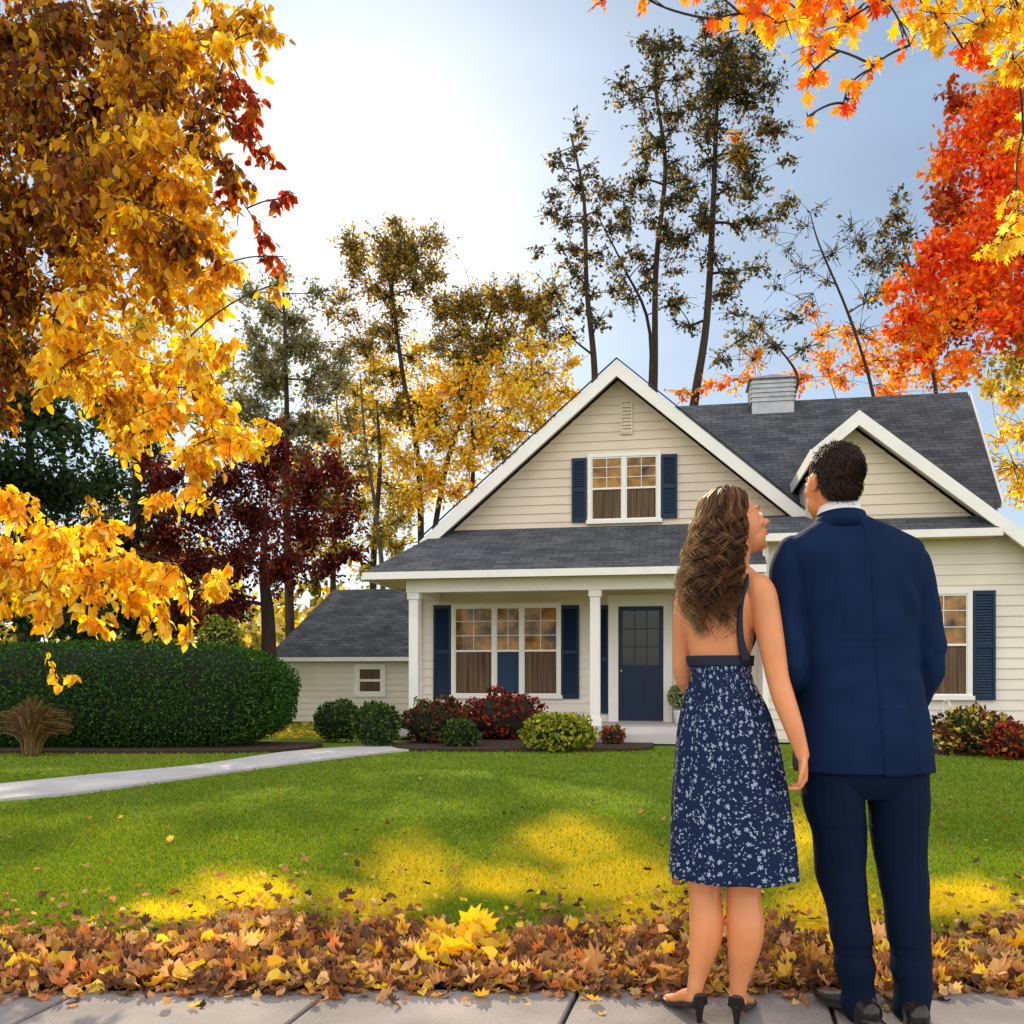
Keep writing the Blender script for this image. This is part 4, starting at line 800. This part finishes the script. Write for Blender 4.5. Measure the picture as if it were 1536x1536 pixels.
def bdisp(c,n):
    x,y,z=c; d=0
    if 1.15<z<1.42 and y<0:
        q=x-wx(1070); d+=-.006*math.exp(-(q/.013)**2)*math.exp(-((z-1.25)/.08)**2)
        for s in (-1,1): d+=.005*math.exp(-(((q-s*.055)/.028)**2+((z-1.31)/.035)**2))
    if z<.5 and y<0:   # calf split and knee-back hollow
        cx=wx(1058) if x<wx(1087) else wx(1113)
        d+=-.004*math.exp(-((x-cx)/.009)**2)*math.exp(-((z-.24)/.05)**2)
        for s in (-1,1): d+=-.004*math.exp(-((x-cx-s*.018)/.008)**2)*math.exp(-((z-.42)/.03)**2)
    return d
wbody=remesh(mb,'body',M['skin'],wr_,.0038,4,bdisp)
face_parts(wr_,wc,wR,ws)
def dmod(a,z):
    t=max(0,min(1,(1.02-z)/.5)); return 1+t*(.042*np.cos(8*a+1+z)+.026*np.cos(13*a+2.2))
mb=MB()
rings(mb,[(wx(1098),0,.456,.196,.166),(wx(1097),0,.53,.192,.162),(wx(1096),0,.613,.187,.156),(wx(1094),0,.70,.181,.148),(wx(1092),0,.803,.170,.138),(wx(1089),0,.90,.156,.128),(wx(1086),0,.98,.133,.111),(wx(1082),0,1.05,.107,.096),(wx(1081),0,1.105,.0955,.087),(wx(1080),0,1.15,.103,.088)],yaw=yawT*.5,power=2.1,mod=dmod,n=72)
f=np.array([math.sin(-yawT),math.cos(-yawT)])
ell(mb,(wx(1080)+f[0]*.035,f[1]*.035,1.235),(.108,.072,.115),Rz(-32))
for q in (-1,1):
    e=Rz(-32)@np.array([q*.052,.075,0]); ell(mb,(wx(1081)+e[0],e[1],1.265),(.052,.045,.055))
def ddisp(c,n):
    x,y,z=c; d=.002*nz(x*12,y*12,z*9)
    if z<1.06: d+=.005*math.sin(math.atan2(y,x)*15+3*nz(x*5,y*5,z*4))*math.exp(-((z-.99)/.11)**2)
    if 1.095<z<1.103: d-=.003
    return d
def duv(co):
    x,y,z=co[:,0],co[:,1],co[:,2]; return np.stack([np.arctan2(-x,-y)*.17,z,np.zeros(len(x))],1)
dr=remesh(mb,'dress',M['dress'],wr_,.0048,3,ddisp,duv)
mb=MB()
rings(mb,[(wx(1081),0,1.122,.1030,.0905),(wx(1080),0,1.138,.105,.091),(wx(1080),0,1.154,.107,.092)],yaw=yawT*.5,power=2.1,n=64); mb.build('waistband',M['strap'],wr_,True)
mb=MB()
sweep(mb,[(wx(1108),-.092,1.14,.015,.005),(wx(1100),-.098,1.20,.011,.005),(wx(1098),-.102,1.27,.009,.005),(wx(1101),-.104,1.33,.008,.005),(wx(1108),-.098,1.375,.008,.005),(wx(1115),-.075,1.408,.008,.005),(wx(1122),-.04,1.405,.009,.005),(wx(1130),.0,1.35,.011,.006),(wx(1125),.03,1.29,.014,.006)],ref=(1,0,0),seg=12)
mb.build('shoulder_strap',M['strap'],wr_,True); mb=MB()
sweep(mb,[(wx(1046),.0,1.14,.017,.006),(wx(1040),.005,1.22,.011,.006),(wx(1042),.012,1.33,.010,.006),(wx(1055),.03,1.405,.010,.006),(wx(1075),.08,1.37,.010,.006),(wx(1085),.10,1.30,.012,.006)],ref=(1,0,0),seg=12)
mb.build('shoulder_strap',M['strap'],wr_,True)
for cx,cy,yw in ((wx(1042),.0,18),(wx(1105),-.018,-22)):
    Rm=Rz(yw); T=lambda p:(Rm@np.array(p)+np.array([cx,cy,0])).tolist(); mb=MB()
    sweep(mb,[T((0,-.030,.062))+[.024,.012],T((0,.0,.050))+[.032,.014],T((0,.05,.038))+[.033,.012],T((0,.10,.020))+[.039,.012],T((0,.15,.016))+[.040,.014],T((0,.195,.012))+[.022,.010]],ref=Rm@np.array([1,0,0]))
    sweep(mb,[T((0,-.032,.062))+[.029,.010],T((0,-.038,.09))+[.024,.007]],ref=Rm@np.array([1,0,0]),seg=14)
    sweep(mb,[T((0,-.028,.055))+[.018,.016],T((0,-.030,.030))+[.012,.011],T((0,-.031,.007))+[.009,.009]],ref=Rm@np.array([1,0,0]),seg=12)
    remesh(mb,'shoe',M['shoe'],wr_,.0032,1)
HL=np.array([(1.688,1090,.012,.012,-.03),(1.676,1089,.045,.048,-.03),(1.645,1086,.073,.079,-.03),(1.60,1083,.080,.088,-.033),(1.54,1078,.082,.092,-.038),(1.48,1073,.086,.092,-.045),(1.437,1069,.092,.092,-.05),(1.38,1065,.094,.088,-.055),(1.33,1063,.090,.080,-.06),(1.28,1063,.076,.066,-.065),(1.235,1066,.056,.05,-.07)])
def hl(z):
    q=[np.interp(z,HL[::-1,0],HL[::-1,i]) for i in (1,2,3,4)]; return wx(q[0]),q[1],q[2],q[3]
mb=MB(); rings(mb,[(wx(a-3),y,z,rx*.80,ry*.80) for z,a,rx,ry,y in HL[:-3]],power=2.0,n=40)
hb=remesh(mb,'hair',mat('long_brown_hair',(.022,.010,.006),.6,.5,40,.8,120,stretch=(1,1,.25),spec=.15),wr_,.006,2,lambda c,n:.008*nz(c[0]*30,c[1]*30,c[2]*14))
mb=MB(); cols=np.array([(.085,.034,.015),(.14,.062,.027),(.05,.021,.011),(.22,.105,.045),(.032,.015,.009)])
for i in range(240):
    ph=rng.uniform(R(50),R(312)); rim_light=max(0,math.cos(ph-math.pi))**4
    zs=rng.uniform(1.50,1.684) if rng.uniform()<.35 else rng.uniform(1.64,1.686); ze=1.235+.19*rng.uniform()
    kk=rng.uniform(.80,1.12); amp=rng.uniform(.010,.024); fr=rng.uniform(55,110); p0=rng.uniform(0,6.28); hand_=rng.choice([-1,1]); lc=cols[rng.integers(5)]*(1-.6*rim_light)+np.array([.55,.33,.15])*.6*rim_light; tw=rng.uniform(-.35,.35)  # golden rim light painted into the curls along the left edge
    for j in range(9):
        k=36; z=np.linspace(zs+rng.uniform(-.006,.006),ze+rng.uniform(-.04,.04),k); t=(z[0]-z)/(z[0]-z[-1]); pj=p0+rng.normal()*.40; aj=amp*rng.uniform(.7,1.2); fj=fr*rng.uniform(.97,1.03)
        cx,rx,ry,cy=hl(z); grow=np.clip((1.635-z)/.12,0,1); twist=ph+tw*t+rng.normal()*.04
        q=kk+rng.normal()*.02
        x=cx+rx*q*np.cos(twist)+aj*grow*np.cos((z[0]-z)*fj*hand_+pj); y=cy+ry*q*np.sin(twist)+aj*grow*np.sin((z[0]-z)*fj*hand_+pj)
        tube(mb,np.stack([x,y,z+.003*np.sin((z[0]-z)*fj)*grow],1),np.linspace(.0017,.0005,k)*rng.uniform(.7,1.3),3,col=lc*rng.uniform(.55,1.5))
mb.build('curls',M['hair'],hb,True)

# ---------------------------------------------------------------- light, sky, camera
AZ,EL=-10.0,30.0
sv=Vector((math.sin(R(AZ))*math.cos(R(EL)),math.cos(R(AZ))*math.cos(R(EL)),math.sin(R(EL))))
ld=bpy.data.lights.new('sun','SUN'); ld.energy=5.0; ld.angle=R(.5); ld.color=(1,.82,.56)
lo_=bpy.data.objects.new('sun',ld); COL.objects.link(lo_); lo_.rotation_euler=(-sv).to_track_quat('-Z','Y').to_euler(); lo_.location=(0,0,30)
w=bpy.data.worlds.new("World"); bpy.context.scene.world=w; w.use_nodes=True; nt=w.node_tree; N=nt.nodes; L=nt.links
bg=N['Background']; out=N['World Output']
sky=N.new('ShaderNodeTexSky'); sky.sky_type='NISHITA'; sky.sun_disc=False; sky.sun_elevation=R(EL); sky.sun_rotation=R(AZ); sky.dust_density=.3; sky.air_density=1.0; sky.ozone_density=1.5
L.new(sky.outputs[0],bg.inputs[0]); bg.inputs[1].default_value=.05
tc=N.new('ShaderNodeTexCoord')
def mth(op,a,b=None,clamp=False):
    n=N.new('ShaderNodeMath'); n.operation=op; n.use_clamp=clamp
    for i,v_ in enumerate((a,b)):
        if v_ is None: continue
        if isinstance(v_,(int,float)): n.inputs[i].default_value=v_
        else: L.new(v_,n.inputs[i])
    return n.outputs[0]
sg=Vector((math.sin(R(-9))*math.cos(R(25)),math.cos(R(-9))*math.cos(R(25)),math.sin(R(25))))
dt=N.new('ShaderNodeVectorMath'); dt.operation='DOT_PRODUCT'; L.new(tc.outputs['Generated'],dt.inputs[0]); dt.inputs[1].default_value=sg
d=mth('MAXIMUM',dt.outputs['Value'],0)
glow=mth('ADD',mth('MULTIPLY',mth('POWER',d,80),.42),mth('MULTIPLY',mth('POWER',d,18),.32))
sp=N.new('ShaderNodeSeparateXYZ'); L.new(tc.outputs['Generated'],sp.inputs[0])
hzn=mth('POWER',mth('SUBTRACT',1.0,mth('ABSOLUTE',sp.outputs['Z']),True),4)
glow2=mth('ADD',glow,mth('MULTIPLY',hzn,.28))
back=mth('MULTIPLY',mth('ADD',sp.outputs['Y'],-.42),-1.6,True)
nz_=N.new('ShaderNodeTexNoise'); nz_.inputs['Scale'].default_value=2.2; nz_.inputs['Detail'].default_value=6; L.new(tc.outputs['Generated'],nz_.inputs['Vector'])
fill_cloud=mth('MULTIPLY',mth('ADD',mth('MULTIPLY',nz_.outputs['Fac'],1.6),-.1,True),back)  # invented cloud bank behind and above the camera, added as fill light
up=mth('MULTIPLY',mth('ADD',sp.outputs['Z'],.02),20,True)
cl2=mth('MULTIPLY',mth('MULTIPLY',fill_cloud,up),1.72)
b2=N.new('ShaderNodeBackground'); b2.inputs[0].default_value=(1,.92,.80,1); L.new(glow2,b2.inputs[1])
b3=N.new('ShaderNodeBackground'); b3.inputs[0].default_value=(1,.88,.72,1); L.new(cl2,b3.inputs[1])
wz=N.new('ShaderNodeTexNoise'); wz.inputs['Scale'].default_value=3.0; wz.inputs['Detail'].default_value=5
mpw=N.new('ShaderNodeMapping'); mpw.inputs['Scale'].default_value=(1,1,4); L.new(tc.outputs['Generated'],mpw.inputs[0]); L.new(mpw.outputs[0],wz.inputs['Vector'])
b4=N.new('ShaderNodeBackground'); b4.inputs[0].default_value=(.52,.73,.98,1); L.new(mth('MULTIPLY',mth('ADD',mth('MULTIPLY',wz.outputs['Fac'],.35),.24),up),b4.inputs[1])
a1=N.new('ShaderNodeAddShader'); a2=N.new('ShaderNodeAddShader'); a3=N.new('ShaderNodeAddShader')
L.new(bg.outputs[0],a1.inputs[0]); L.new(b2.outputs[0],a1.inputs[1]); L.new(a1.outputs[0],a2.inputs[0]); L.new(b3.outputs[0],a2.inputs[1]); L.new(a2.outputs[0],a3.inputs[0]); L.new(b4.outputs[0],a3.inputs[1]); L.new(a3.outputs[0],out.inputs[0])
cd=bpy.data.cameras.new('camera'); cam=bpy.data.objects.new('camera',cd); COL.objects.link(cam); cam.location=(0,0,H); cam.rotation_euler=(R(90),0,0)
cd.sensor_width=36; cd.lens=F/1536*36; cd.shift_y=(HZ-768)/1536; cd.clip_end=2000; cd.clip_start=.05
sc=bpy.context.scene; sc.camera=cam; sc.view_settings.view_transform='Standard'; sc.view_settings.look='None'; sc.view_settings.exposure=0
